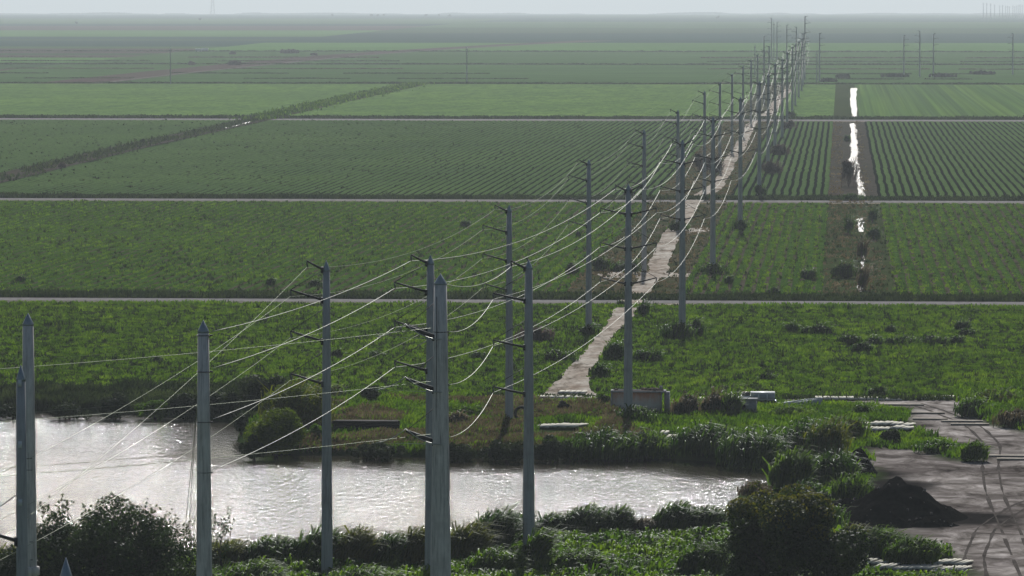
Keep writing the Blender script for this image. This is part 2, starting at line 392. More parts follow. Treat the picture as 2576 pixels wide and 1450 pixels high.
dark_ground = np.maximum(1 - np.hypot((x - hp[0] - 1.5)/12.5, (y - hp[1])/11.0), 1 - np.hypot((x - hp2[0] - 2)/7.0, (y - hp2[1])/16.0))  # ground turns darker around the soil heaps, with a ragged edge
dark_ground = np.clip((dark_ground + .30*vnoise(x, y*.8, 4.5, 7) + .16*vnoise(x, y, 2.1, 8))*2.6, 0, 1)
cols = np.stack([mask, dark_ground, mask, np.ones_like(mask)], 1)
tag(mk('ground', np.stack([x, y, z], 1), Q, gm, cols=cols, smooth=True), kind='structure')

def sheet(name, X0, X1, Y0, Y1, zz, mat, dx=60, dy=60, **kw):
    xs = np.linspace(X0, X1, max(2, int(abs(X1-X0)/dx)+1)); ys = np.linspace(Y0, Y1, max(2, int((Y1-Y0)/dy)+1))
    A, B = np.meshgrid(xs, ys); A = A.ravel(); B = B.ravel(); i = np.arange(len(A)).reshape(len(ys), len(xs))
    Qd = np.stack([i[:-1, :-1], i[:-1, 1:], i[1:, 1:], i[1:, :-1]], -1).reshape(-1, 4)
    return tag(mk(name, np.stack([A, B, zz + zc(A, B)], 1), Qd, mat), kind='structure', **kw)
A, B = np.meshgrid(np.arange(-330, 21, 2.0), np.arange(pond[:, 1].min()-6, pond[:, 1].max()+6, 1.5)); A = A.ravel(); B = B.ravel(); nxw = len(np.arange(-330, 21, 2.0))
far_bank = pond_v.index((1950, 1172)) + 1
bank = pond[:far_bank]; up = np.vstack([bank, bank[::-1] + np.array([0, 400.])])
dn = sdist(A, B, up) + 3*vnoise(A, B, 9, 44) + 1.5*vnoise(A, B, 3, 45)
shel = np.clip(1 - (dn - 7)/17, 0, 1)*np.clip((A + 100)/30, .45, .9); shel = np.where(dn < 1, np.maximum(shel, .0), shel)
i = np.arange(len(A)).reshape(-1, nxw); Qd = np.stack([i[:-1, :-1], i[:-1, 1:], i[1:, 1:], i[1:, :-1]], -1).reshape(-1, 4)
tag(mk('pond_water', np.stack([A, B, WZ + zc(A, B)], 1), Qd, M['water'], cols=np.stack([shel]*3 + [np.ones_like(shel)], 1)), kind='structure')

# ------------------------------------------------------------------ fields, roads, ditches
XD0, XD1 = -3.5, 8.5           # the long wet ditch corridor
XT0, XT1 = -52.0, -31.0         # the pole and track corridor
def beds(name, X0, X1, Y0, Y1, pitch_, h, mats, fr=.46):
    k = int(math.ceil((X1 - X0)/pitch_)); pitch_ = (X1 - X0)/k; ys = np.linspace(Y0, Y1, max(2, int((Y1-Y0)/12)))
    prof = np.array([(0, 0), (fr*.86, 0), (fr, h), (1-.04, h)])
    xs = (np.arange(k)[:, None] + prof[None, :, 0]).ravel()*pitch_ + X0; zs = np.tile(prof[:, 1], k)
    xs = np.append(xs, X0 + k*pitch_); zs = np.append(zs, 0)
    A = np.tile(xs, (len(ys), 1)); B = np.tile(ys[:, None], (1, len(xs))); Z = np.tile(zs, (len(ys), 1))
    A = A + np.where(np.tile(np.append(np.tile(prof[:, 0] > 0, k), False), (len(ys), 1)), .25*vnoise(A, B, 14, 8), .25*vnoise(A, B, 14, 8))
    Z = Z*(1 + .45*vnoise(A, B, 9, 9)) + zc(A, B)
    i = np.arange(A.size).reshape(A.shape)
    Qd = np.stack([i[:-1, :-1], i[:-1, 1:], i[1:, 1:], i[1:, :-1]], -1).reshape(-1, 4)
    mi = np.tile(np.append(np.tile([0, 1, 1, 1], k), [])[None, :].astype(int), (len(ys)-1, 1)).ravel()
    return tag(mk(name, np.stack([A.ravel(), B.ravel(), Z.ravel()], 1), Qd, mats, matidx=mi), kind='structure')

Y_r1a, Y_r1b, Y_r1c, Y_r1d = Yv(768), Yv(761), Yv(754.5), Yv(746)
Y_r2a, Y_r2b, Y_r2c, Y_r2d = Yv(510), Yv(507), Yv(502.5), Yv(497)
Y_r3a, Y_r3b, Y_r3c, Y_r3d = Yv(305), Yv(303.6), Yv(300), Yv(296.5)
Y_r4 = Yv(212)
XL, XR = -900, 500
sheet('field', XL, XR, YA, Y_r1a, 0, GR['f0'])
for nm, a, b, c, d in (('r1', Y_r1a, Y_r1b, Y_r1c, Y_r1d), ('r2', Y_r2a, Y_r2b, Y_r2c, Y_r2d), ('r3', Y_r3a, Y_r3b, Y_r3c, Y_r3d)):
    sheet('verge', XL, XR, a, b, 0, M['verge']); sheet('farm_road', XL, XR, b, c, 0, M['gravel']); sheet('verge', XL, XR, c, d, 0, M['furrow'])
m_corr = m_field('corridor_grass', (.05, .06, .022), (.035, .055, .018), (.085, .07, .045), small=.25, soil=(.11, .09, .07), soil_amt=.4)
m_bank1 = m_field('ditch_bank_green', (.045, .065, .022), (.035, .055, .018), (.06, .07, .03), small=.4, soil=(.06, .05, .04), soil_amt=.26)
m_bank = m_field('ditch_bank', (.085, .07, .06), (.07, .065, .05), (.05, .05, .035), small=.4, soil=(.045, .06, .03), soil_amt=.35)
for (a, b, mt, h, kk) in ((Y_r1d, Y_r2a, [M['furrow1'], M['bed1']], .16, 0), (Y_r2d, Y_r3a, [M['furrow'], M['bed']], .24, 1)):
    XLf = -460
    sheet('field', XL, XLf, a, b, .1, mt[1])
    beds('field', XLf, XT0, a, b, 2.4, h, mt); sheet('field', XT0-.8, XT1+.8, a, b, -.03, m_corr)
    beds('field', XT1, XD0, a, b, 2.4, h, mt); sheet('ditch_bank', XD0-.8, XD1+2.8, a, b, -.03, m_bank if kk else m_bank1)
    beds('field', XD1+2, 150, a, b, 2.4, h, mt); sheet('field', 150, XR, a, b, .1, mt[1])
# third belt: paler fields
m_f3s = m_field('crop_pale_striped', (.085, .16, .045), (.14, .23, .055), (.075, .13, .05), big=.045, small=.12, fine=.4, stretch=(1, .05, 1))
for nd in m_f3s.node_tree.nodes:
    if nd.type == 'MAPPING': nd.inputs['Scale'].default_value[1] *= .04
sheet('field', XL, XT0+2, Y_r3d, Y_r4, 0, GR['f3'], 60, 60); sheet('field', XT0+2, XT1, Y_r3d, Y_r4, 0, m_corr)
sheet('field', XT1, XD0, Y_r3d, Y_r4, 0, GR['f3']); sheet('ditch_bank', XD0, XD1, Y_r3d, Y_r4, 0, m_bank1); sheet('field', XD1, XR, Y_r3d, Y_r4, 0, m_f3s)
# far plain: bands of different crops out to the horizon
def cropm(name, c, v=.15):
    return m_field(name, mul(c, 1-v), mul(c, 1+v), mul(c, .8), big=.002, small=.02, fine=.08, stretch=(.25, 1, 1))
cg, cd, cb, ct, cl = (.07, .135, .04), (.05, .095, .034), (.10, .075, .062), (.022, .06, .042), (.10, .205, .05)
FM = dict(g=cropm('far_green', cg), d=cropm('far_dark_green', cd), b=cropm('far_brown', cb), t=cropm('far_teal', ct), l=cropm('far_light_green', cl))
far_l = [(212, 'd'), (204, 'b'), (190, 'd'), (186, 'b'), (176, 'd'), (163, 'd'), (159, 'l'), (145, 'b'), (140, 'd'), (135, 'b'), (123, 'g'), (118, 't'), (103, 'd'), (100, 't'), (93, 'l'), (77, 'b'), (66, 't'), (60, 'g'), (47, 't'), (37.3, None)]
far_r = [(212, 'g'), (184, 'g'), (163, 'g'), (130, 'l'), (108, 't'), (84, 'd'), (70, 'g'), (55, 't'), (45, 'd'), (37.3, None)]
def Yfar(yv):
    lo, hi = 500.0, 28500.0
    f = lambda d: YH + F*(CH/d + d/(2*RE))
    for _ in range(60):
        mid = (lo+hi)/2
        if f(mid) > yv: lo = mid
        else: hi = mid
    return lo
XS = lambda yv: {212: -620, 37.3: -2500}.get(yv, -640 - (212-yv)*6)   # the slanting farm road that splits the plain
for lst, side in ((far_l, 'L'), (far_r, 'R')):
    for (a, k), (b, _) in zip(lst[:-1], lst[1:]):
        Y0, Y1 = Yfar(a), Yfar(b)
        if a == 212: Y0 = Y_r4
        if b < 38: Y1 = 34000
        x0, x1 = (-9000, -650 - (Y0-3700)*.03) if side == 'L' else (-650 - (Y0-3700)*.03, 6000)
        yy = np.linspace(Y0, Y1, max(2, int((Y1-Y0)/250)+2))
        split = -640 - (yy - 3700)*.035
        cols_ = []
        xa = np.full_like(yy, -9000.) if side == 'L' else split; xb = split if side == 'L' else np.full_like(yy, 6000.)
        nxx = 24; tt = np.linspace(0, 1, nxx)
        A = xa[:, None]*(1-tt) + xb[:, None]*tt; B = np.tile(yy[:, None], (1, nxx)); i = np.arange(A.size).reshape(A.shape)
        Qd = np.stack([i[:-1, :-1], i[:-1, 1:], i[1:, 1:], i[1:, :-1]], -1).reshape(-1, 4)
        tag(mk('field', np.stack([A.ravel(), B.ravel(), (zc(A, B)).ravel()], 1), Qd, FM[k]), kind='structure')
sheet('field', -9000, XL, YA, Y_r4, -.02, GR['f1'], 400, 200); sheet('field', XR, 6000, YA, Y_r4, -.02, GR['f1'], 400, 200)
# slanting strips on the left (canal with rough banks, then the far farm road)
def strip(name, pts, w, zz, mat, **kw):
    pts = np.asarray(pts, float); t = []
    for a, b in zip(pts[:-1], pts[1:]):
        k = max(1, int(np.linalg.norm(b-a)/40)); t += [a + (b-a)*j/k for j in range(k)]
    t.append(pts[-1]); t = np.array(t); d = np.gradient(t, axis=0); d /= np.linalg.norm(d, axis=1)[:, None]
    nrm = np.stack([d[:, 1], -d[:, 0]], 1); L = t - nrm*w/2; R = t + nrm*w/2
    V = np.zeros((2*len(t), 3)); V[0::2, :2] = L; V[1::2, :2] = R; V[:, 2] = zz + zc(V[:, 0], V[:, 1])
    Qd = [[2*i, 2*i+1, 2*i+3, 2*i+2] for i in range(len(t)-1)]
    return tag(mk(name, V, Qd, mat), kind='structure', **kw), t
canal_v = [(-400, 545), (0, 452), (350, 368), (640, 305)]
canal = [G(x_, y_)[:2] for x_, y_ in canal_v]; canal_up = [G(x_, y_)[:2] for x_, y_ in ((640, 303), (850, 255), (1050, 213))]
_, canal_pts = strip('canal_bank', canal, 13, .5, m_bank); strip('canal_water', [G(x_, y_)[:2] for x_, y_ in ((565, 326), (600, 318), (632, 309))], 1.2, .56, M['ditchw'])
_, canal_up_pts = strip('canal_bank', canal_up, 13, .06, m_corr)
road2 = [G(x_, y_)[:2] for x_, y_ in ((170, 211), (430, 182), (850, 141), (1050, 127), (1288, 113), (1500, 103))]
strip('dirt_road', road2, 45, .2, FM['b']); strip('dirt_road', [q + np.array([20, 0]) for q in road2], 5, .4, M['verge'])
# dirt track beside the poles
tl = np.array([G(*q)[:2] for q in track_l]); tr = np.array([G(*q)[:2] for q in track_r])
def densify(a, k=6):
    o_ = []
    for p_, q_ in zip(a[:-1], a[1:]): o_ += [p_ + (q_-p_)*j/k for j in range(k)]
    return np.array(o_ + [a[-1]])
tl, tr = densify(tl), densify(tr)
jit = lambda a: a + np.stack([.5*vnoise(a[:, 1], a[:, 0]*0, 7, 21), a[:, 1]*0], 1)
tl, tr = jit(tl), jit(tr)
V = np.zeros((2*len(tl), 3)); V[0::2, :2] = tl; V[1::2, :2] = tr; V[:, 2] = .03 + zc(V[:, 0], V[:, 1])
tag(mk('dirt_track', V, [[2*i, 2*i+1, 2*i+3, 2*i+2] for i in range(len(tl)-1)], M['track']), kind='structure')
_tr2 = [G(x_, y_)[:2] for x_, y_ in ((1905, 300), (1935, 285), (1960, 250), (1985, 225))]
strip('dirt_track', _tr2, 5, .05, M['track'])
# the wet ditch on the right
dw = [(2148, 222, 16), (2146, 250, 14), (2150, 290, 15), (2149, 296, 12), None, (2145, 311, 12), (2147, 326, 15), (2149, 345, 15), (2148, 362, 18), (2150, 382, 19), (2146, 402, 20), (2152, 417, 16), (2156, 440, 15), (2163, 464, 12), (2170, 494, 13), None,
      (2165, 549, 18), (2166, 566, 16), (2163, 584, 14), None, (2166, 610, 5), (2167, 650, 6), (2165, 735, 8)]
seg = []; 
for q in dw + [None]:
    if q is None:
        if len(seg) > 1:
            L = densify(np.array([G(x_-w_/2, y_)[:2] for x_, y_, w_ in seg]), 8); R = densify(np.array([G(x_+w_/2, y_)[:2] for x_, y_, w_ in seg]), 8)
            L[:, 0] += .5*vnoise(L[:, 1], L[:, 1]*0, 11, 3); R[:, 0] += .5*vnoise(R[:, 1], R[:, 1]*0+9, 9, 4)
            V = np.zeros((2*len(L), 3)); V[0::2, :2] = L; V[1::2, :2] = R; V[:, 2] = .05 + zc(V[:, 0], V[:, 1])
            tag(mk('ditch_water', V, [[2*i, 2*i+1, 2*i+3, 2*i+2] for i in range(len(L)-1)], M['ditchw']), kind='structure')
        seg = []
    else: seg.append(q)

# haze: the damp air over the plain
hz = MB().box((-2000, 32000, -65), (30000, 66000, 270))
hm = bpy.data.materials.new('haze_air'); hm.use_nodes = True; ht = hm.node_tree; ht.nodes.clear()
ho = ht.nodes.new('ShaderNodeOutputMaterial'); hv = ht.nodes.new('ShaderNodeVolumePrincipled')
hv.inputs['Color'].default_value = (.60, .665, .695, 1); hv.inputs['Density'].default_value = 1/16000; hv.inputs['Anisotropy'].default_value = 0.35
ht.links.new(hv.outputs[0], ho.inputs['Volume'])
tag(hz.build('haze', hm), kind='stuff')

# ------------------------------------------------------------------ crop tufts, verge grass (uncountable)
def rowx(x, y): return x
def ground_tufts(name, n, Y0, Y1, h, w, mat, label, X0=-1e9, X1=1e9, keep=None, per=3, zoff=0, lean=(.05, 0)):
    x, y = frustum_points(n, Y0, Y1); ok = (x > X0) & (x < X1)
    if keep is not None: ok &= keep(x, y)
    x, y = x[ok], y[ok]; m_ = len(x)
    x = np.repeat(x, per) + rng.normal(0, .22, m_*per); y = np.repeat(y, per) + rng.normal(0, .22, m_*per)
    s = np.clip(1 + .5*vnoise(x, y, 1.7, 11) + .35*vnoise(x, y, 6, 15) + .2*vnoise(x, y, 17, 12), .2, 2)
    P = np.stack([x, y, zc(x, y) + zoff], 1)
    V, Qd = blades(P, h*s*rng.uniform(.5, 1.3, len(x)), w*rng.uniform(.6, 1.4, len(x)), lean, .45)
    r_ = np.clip(.48 + .22*vnoise(x, y, 19, 13) + .45*vnoise(x, y*.6, 2.0, 14) + .2*vnoise(x, y, 5, 16) + rng.normal(0, .08, len(x)), 0, 1)
    return tag(mk(name, V, Qd, mat, rnd=r_), label, None, None, 'stuff')
trk = np.array([G(x_-2, y_)[:2] for x_, y_ in track_l] + [G(x_+2, y_)[:2] for x_, y_ in track_r[::-1]])
offtrack = lambda x, y: ~inpoly(x, y, trk)
ground_tufts('field_grass', 110000, YA, Y_r1a, .34, .34, LF['grass'], 'green grassy weeds covering the nearest field', keep=lambda x, y: offtrack(x, y) & (vnoise(x, y*.5, 1.5, 19) > -.42))
ground_tufts('field_crop', 95000, Y_r1d, Y_r2a, .36, .33, LF['crop'], 'low green crop in thin rows beyond the first farm road', X0=-300, X1=100, keep=lambda x, y: offtrack(x, y) & ((x < XT0) | (x > XT1)) & ((x < XD0) | (x > XD1+2)) & ((x/2.4 - np.floor(x/2.4 + rng.normal(0, .05, len(x)))) > .46) & (vnoise(x, y, 22, 31) > -.75) & (vnoise(x, y*.45, 1.7, 32) > -.35))
ground_tufts('dark_weeds', 5000, YA, Y_r1a, .5, .3, LF['dark'], 'scattered dark weeds in the nearest field', keep=offtrack, per=9)
ground_tufts('dark_weeds', 5000, Y_r1d, Y_r2a, .5, .35, LF['dark'], 'scattered dark weeds in the thin crop field', X0=-300, X1=100, keep=offtrack, per=5)
ground_tufts('dark_weeds', 2500, Y_r2d, Y_r3a, .4, .5, LF['dark'], 'scattered dark weeds in the dark crop field', X0=-420, X1=XT0, keep=offtrack, per=6, zoff=.1)
def line_grass(name, Y0, Y1, n, h, w, mat, label, bias=0, X0=-420, X1=130, broken=None):
    x = rng.uniform(max(X0, -VPX/F*Y1*1.05), min(X1, (W-VPX)/F*Y1*1.3), n); y = rng.uniform(Y0, Y1, n)
    if broken is not None: ok = vnoise(x, y*0, broken, 17) > .0; x, y = x[ok], y[ok]
    s = 1 + .5*vnoise(x, y, 6, 41)
    P = np.stack([x, y, zc(x, y)], 1)
    V, Qd = blades(P, h*s*rng.uniform(.5, 1.2, len(x)), w*rng.uniform(.6, 1.4, len(x)), (0, 0), .35)
    return tag(mk(name, V, Qd, mat, rnd=np.clip(.4 + .3*vnoise(x, y, 7, 42) + rng.normal(0, .15, len(x)), 0, 1)), label, None, None, 'stuff')
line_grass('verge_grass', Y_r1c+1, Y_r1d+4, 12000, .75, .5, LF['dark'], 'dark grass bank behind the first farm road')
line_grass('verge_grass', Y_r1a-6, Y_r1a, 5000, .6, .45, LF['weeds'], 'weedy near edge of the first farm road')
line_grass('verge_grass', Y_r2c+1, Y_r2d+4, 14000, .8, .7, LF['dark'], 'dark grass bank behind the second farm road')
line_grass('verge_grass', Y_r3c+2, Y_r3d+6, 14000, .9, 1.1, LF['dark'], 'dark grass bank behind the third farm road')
line_grass('verge_grass', YA-1.5, YA+2, 4000, .55, .4, LF['dark'], 'dark grass along the near edge of the field', X0=-110)
for yv_, hh, lb, br, mt in ((211.5, 1.9, 'dark hedge line at the end of the pale fields', None, 'dark'), (199, 1.2, 'thin broken hedge line, first beyond the pale fields', 25, 'dark'), (186, 1.4, 'thin broken hedge line, second beyond the pale fields', 30, 'dark'), (174, 1.3, 'thin broken hedge line, third beyond the pale fields', 40, 'brown'),
                (163, 2.2, 'long dark hedge line across the middle distance', None, 'dark'), (155, 1.6, 'faint hedge line above the long dark one', 45, 'dark'), (146, 1.8, 'faint hedge line below the farthest dark one', 50, 'brown'), (130.5, 2.4, 'farthest clear dark hedge line across the plain', None, 'dark')):
    Yq = Yfar(yv_); line_grass('hedge_line', Yq, Yq+9, 9000, hh*.45, 2.2, LF[mt], lb, X0=-1400, X1=400, broken=br)
# grass of the yard, banks and foreground
def _unused(): pass
def near_scatter(name, poly_v, n, h, w, mat, label, segs=1, lean=(.12, 0), keep=None, per=4, lv=.5):
    poly = np.array([G(a, b)[:2] for a, b in poly_v]); lo, hi = poly.min(0), poly.max(0)
    x = rng.uniform(lo[0], hi[0], n*3); y = rng.uniform(lo[1], hi[1], n*3)
    ok = inpoly(x, y, poly) & (sdist(x, y, pond) > .2)
    if keep is not None: ok &= keep(x, y)
    x, y = x[ok][:n], y[ok][:n]; m_ = len(x)
    x = np.repeat(x, per) + rng.normal(0, .3, m_*per); y = np.repeat(y, per) + rng.normal(0, .3, m_*per)
    s = np.clip(1 + .6*vnoise(x, y, 4, 51) + .5*vnoise(x, y, 1.6, 55) + .3*vnoise(x, y, 11, 52), .25, 2.2)
    V, Qd = blades(np.stack([x, y, terr_z(x, y) - .05], 1), h*s*rng.uniform(.5, 1.25, len(x)), w*rng.uniform(.6, 1.4, len(x)), lean, lv, segs)
    r_ = np.clip(.45 + .4*vnoise(x, y, 6, 53) + .4*vnoise(x, y*.6, 1.8, 54) + rng.normal(0, .12, len(x)), 0, 1)
    if segs == 2: r_ = np.repeat(r_, 3)
    return tag(mk(name, V, Qd, mat, rnd=r_), label, None, None, 'stuff')
mats1 = np.array([G(*q)[:2] for q in ((2085, 1062), (2300, 1062), (2305, 1098), (2110, 1098))]); mats2 = np.array([G(*q)[:2] for q in ((2165, 1402), (2440, 1402), (2450, 1450), (2180, 1450))]); mats3 = np.array([G(*q)[:2] for q in ((1345, 1066), (1465, 1066), (1465, 1100), (1345, 1100))]); mats5 = np.array([G(*q)[:2] for q in ((1335, 1016), (1360, 996), (1508, 996), (1516, 1012))]); mats4 = np.array([G(*q)[:2] for q in ((1655, 1080), (1690, 1080), (1720, 1130), (1690, 1130))])
offyard = lambda x, y: ~(inpoly(x, y, mats1) | inpoly(x, y, mats2) | inpoly(x, y, mats3) | inpoly(x, y, mats4) | inpoly(x, y, mats5)) & ((sdist(x, y, yard) + 1.0*vnoise(x, y, 3, 61)) > .3)
near_scatter('foreground_grass', [(-300, 1420), (560, 1400), (1150, 1385), (1350, 1345), (1860, 1322), (2100, 1340), (2420, 1400), (2460, 1800), (-300, 1800)], 24000, .85, .26, LF['weeds'], 'green grass and weeds on the near bank of the pond', 2, keep=offyard)
near_scatter('foreground_grass', [(1140, 1400), (1860, 1330), (2420, 1400), (2460, 1640), (1000, 1640)], 9000, .55, .3, LF['grass'], 'bright green grass patches on the near bank', 1, keep=lambda x, y: offyard(x, y) & (vnoise(x, y, 9, 66) > .0))
near_scatter('yard_weeds', [(620, 985), (1380, 1000), (1960, 1000), (1960, 1014), (2120, 1014), (2280, 1030), (2300, 1080), (2480, 1130), (2440, 1168), (2185, 1130), (2190, 1200), (2100, 1250), (2000, 1200), (1700, 1160), (640, 1150)], 24000, .6, .28, LF['weeds'], 'low mixed weeds over the strip of land beyond the pond', 1, keep=offyard)
near_scatter('yard_weeds', [(700, 1000), (1500, 1010), (1700, 1160), (640, 1150)], 17000, .7, .22, LF['dry'], 'dry brown grass on the strip beyond the pond', 1, keep=lambda x, y: offyard(x, y) & (vnoise(x, y, 9, 67) > -.3))
near_scatter('right_weeds', [(2400, 985), (2700, 975), (2760, 1125), (2576, 1085), (2450, 1050)], 6000, .8, .3, LF['weeds'], 'tangled weeds right of the dirt yard', 1)
near_scatter('bank_grass', [(-300, 985), (620, 985), (640, 1060), (300, 1045), (-300, 1040)], 9000, 1.0, .4, LF['dark'], 'dark undergrowth on the far pond bank', 1)
# corridor beside the track
x, y = frustum_points(70000, YA, Y_r3a); ok = (((x > XT0) & (x < XT1)) | ((x > XD0) & (x < XD1))) & offtrack(x, y) & (y > Y_r1d) & (vnoise(x, y, 12, 71) > -.35); x, y = x[ok], y[ok]
x = np.repeat(x, 3) + rng.normal(0, .4, len(x)*3); y = np.repeat(y, 3) + rng.normal(0, .6, len(y)*3)
keepw = ~((np.abs(x - 3.2) < 2.6) & (y > Y_r2d)); x, y = x[keepw], y[keepw]
V, Qd = blades(np.stack([x, y, zc(x, y)], 1), .38*rng.uniform(.4, 1.4, len(x))*(1+.5*vnoise(x, y, 6, 72)), .5*rng.uniform(.5, 1.4, len(x)), (.05, 0), .5)
tag(mk('corridor_weeds', V, Qd, LF['dry'], rnd=np.clip(.5 + .4*vnoise(x, y, 9, 73) + rng.normal(0, .15, len(x)), 0, 1)), 'dry weeds along the dirt track and the wet ditch', None, None, 'stuff')

# ------------------------------------------------------------------ transmission poles
def shaft_mesh(Hh, r0, r1, n=12, mat='concrete'):
    zs = [-1.5, 0, Hh*.25, Hh*.5, Hh*.75, Hh-1.0]
    pts = [(0, 0, z_) for z_ in zs]; rr = [r0 + (r1-r0)*max(0, z_)/Hh for z_ in zs]
    return MB().tube(pts, rr, n)
def make_pole(Hh, r0, r1, arms, mat='concrete', topl=True, topr=False, spec=None, thick=.11, extra=None, drop=.6, ins=True):
    """arms: list of (side, tip drop below the top, length, rise)"""
    root = empty('utility_pole', (0, 0, 0))
    shaft_mesh(Hh, r0, r1).build('shaft', M[mat], root, smooth=True)
    MB().tube([(0, 0, Hh-1.0), (0, 0, Hh-.85), (0, 0, Hh-.02)], [r1*1.06, r1*1.04, .02], 8).build('cap', M['steel'], root)
    tips = {}
    for (sd_, dz, L, rise) in arms:
        zt = Hh - dz; tip = np.array([sd_*L, 0, zt]); base = np.array([sd_*r1*.9, 0, zt - rise])
        MB().tube([base - [sd_*.1, 0, 0], base + (tip-base)*.5, tip], [thick*1.2, thick, thick*.7], 6).build('crossarm', M['armsteel'], root)
        MB().box((sd_*(r1+.06), 0, zt-rise), (.22, .7, .55)).build('bracket', M['armsteel'], root)
        if L > 2.4:
            MB().tube([tip, (sd_*(r1), 0, min(Hh-.9, zt + 2.0))], [.035, .035], 4).build('brace_rod', M['armsteel'], root)
        if ins: MB().tube([tip, tip + [-sd_*.04, 0, -drop*.5], tip + [-sd_*.08, 0, -drop]], [.05, .1, .06], 6).build('insulator', M['insul'], root)
        tips.setdefault(sd_, []).append(tip + [0, 0, -drop])
    if extra: extra(root)
    root['tips'] = str({k: [list(map(float, t)) for t in v] for k, v in tips.items()})
    return root, tips
armsA = [(-1, .05, 1.9, .85), (-1, 2.7, 3.5, .95), (-1, 6.45, 3.5, .95), (-1, 10.3, 3.5, .95)]
armsM = [(s_, dz, L, r_) for s_ in (-1, 1) for (dz, L, r_) in ((.15, 1.75, .85), (3.3, 3.75, .85), (7.9, 3.75, .85), (12.6, 3.75, .85))]
armsC = [(-1, .15, 1.8, .8), (-1, 3.5, 3.6, .75), (-1, 8.3, 3.6, .75), (-1, 13.1, 3.6, .75)]
arms6 = [(s_, dz, L, .45) for (s_, dz, L) in ((1, .1, 1.6), (1, 3.6, 3.6), (1, 8.4, 3.6), (1, 13.2, 3.6))]
arms6L = [(-s_, dz, L, r_) for (s_, dz, L, r_) in arms6]
pA, tA = make_pole(28.6, .56, .34, armsA); pM, tM = make_pole(31.6, .62, .36, armsM); pC, tC = make_pole(30.0, .62, .37, armsC, thick=.12)
pR, tR = make_pole(33.0, .6, .36, arms6); pL, tL = make_pole(33.0, .6, .36, arms6L)
used = {}
def place(proto, tips, xv, base_v=None, top_v=None, Hh=None, d=None, label='', group='poles of the transmission line', Hproto=30.0):
    """stand a pole where the picture has it: by its foot, or by its distance and top"""
    if base_v is not None:
        P = G(xv, base_v); d = P[1]
    else: 
        q = atd(xv, 700, d); P = np.array([q[0], q[1], zc(q[0], q[1])])
    if top_v is not None:
        topz = atd(xv, top_v, P[1])[2]; Hh = topz - P[2]
    s_ = Hh/Hproto
    key = proto.name
    o_ = copy_tree(proto) if key in used else proto; used[key] = 1
    o_.location = P; o_.scale = (1, 1, s_)
    tag(o_, label, 'utility pole', group)
    if 'tips' in o_: del o_['tips']
    return {k: [P + np.array(t)*[1, 1, s_] for t in v] for k, v in tips.items()}
words = ['first', 'second', 'third', 'fourth', 'fifth', 'sixth', 'seventh', 'eighth', 'ninth', 'tenth', 'eleventh', 'twelfth', 'thirteenth', 'fourteenth', 'fifteenth']
def Dtop(yt, Hh): # distance whose standard pole reaches that picture height
    lo, hi = 200., 9000.
    for _ in range(50):
        m_ = (lo+hi)/2
        if YH + F*((CH-Hh)/m_ + m_/(2*RE)) > yt: lo = m_
        else: hi = m_
    return lo
gA = 'poles of the left row with arms on their left side'
A_t = []
pS, tS = make_pole(28.6, .52, .30, [(-1, 9.9, 3.3, .9)])
place(pS, tS, 51, d=316, top_v=918, label='dark slim concrete pole at the left picture edge with small white number tags', group=gA, Hproto=28.6)
A_t.append({-1: [atd(-250, y_, 330) for y_ in (1545, 1310, 1430, 1530)]})
A_t.append(place(pA, tA, 821, d=460, top_v=655, label='blue-grey concrete pole rising in front of the pond and the bush, arms on its left', group=gA, Hproto=28.6))
for (xv, yt, yb, lb) in ((1281, 515, 1063, 'left-armed pole standing on the strip beyond the pond, foot among weeds'), (1481, 400, 832, 'left-armed pole left of the dirt track in the nearest field'),
        (1620, 325, 685, 'left-armed pole left of the track, foot by the pale rubble patch'), (1705, 275, 575, 'left-armed pole standing just below the second farm road'),
        (1772, 228, 490, 'left-armed pole just beyond the second farm road'), (1810, 206, None, 'left-armed pole among the dark crop rows, seventh beyond the pond'), (1840.5, 184, None, 'left-armed pole, one farther than the dark crop rows pole'),
        (1868, 165, None, 'left-armed pole beyond the third farm road, nearest there'), (1888, 150, None, 'left-armed pole beyond the third farm road, second nearest there'), (1904, 136, None, 'left-armed pole beyond the third farm road, third nearest there'), (1921, 124, None, 'farthest left-armed pole of the left row')):
    if yb: A_t.append(place(pA, tA, xv, base_v=yb, top_v=yt, label=lb, group=gA, Hproto=28.6))
    else: A_t.append(place(pA, tA, xv, d=Dtop(yt, 28.6), top_v=yt, label=lb, group=gA, Hproto=28.6))
# (the pole that carries them stands just left of the frame)
place(pA, tA, -130, d=332, top_v=1190, label='pole of the left row standing just outside the left picture edge', group=gA, Hproto=28.6)
gM = 'poles of the middle row with arms on both sides'
M_t = []
for i_, (xv, yt, yb, lb) in enumerate(((1580, 462, 1055, 'nearest double-armed pole, in front of the rusty tank'), (1716, 350, 826, 'second double-armed pole, a heap of brush at its foot'), (1793, 293, 678, 'third double-armed pole, low green brush at its foot'),
        (1862, 242, 577, 'fourth double-armed pole, below the second farm road'), (1910, 203, 490, 'fifth double-armed pole, just above the second farm road'), (1932, 185, 424, 'sixth double-armed pole, first one right of the brown bushes'), (1949.5, 157.5, 381, 'seventh double-armed pole among the dark rows'),
        (1967.5, 146, 346, 'eighth double-armed pole among the dark rows'), (1980, 130, 314, 'ninth double-armed pole, near the third farm road'), (1993, 115, 292, 'tenth double-armed pole, just past the third farm road'), (2000.5, 110, 265, 'eleventh double-armed pole in the pale green field'),
        (2009, 102.5, 245, 'twelfth double-armed pole in the pale green field'), (2016.5, 95, 228, 'thirteenth double-armed pole at the far end of the pale field'), (2020, 82, 215, 'farthest double-armed pole of the middle row'))):
    M_t.append(place(pM, tM, xv, base_v=yb, top_v=yt, label=lb, group=gM, Hproto=31.6))
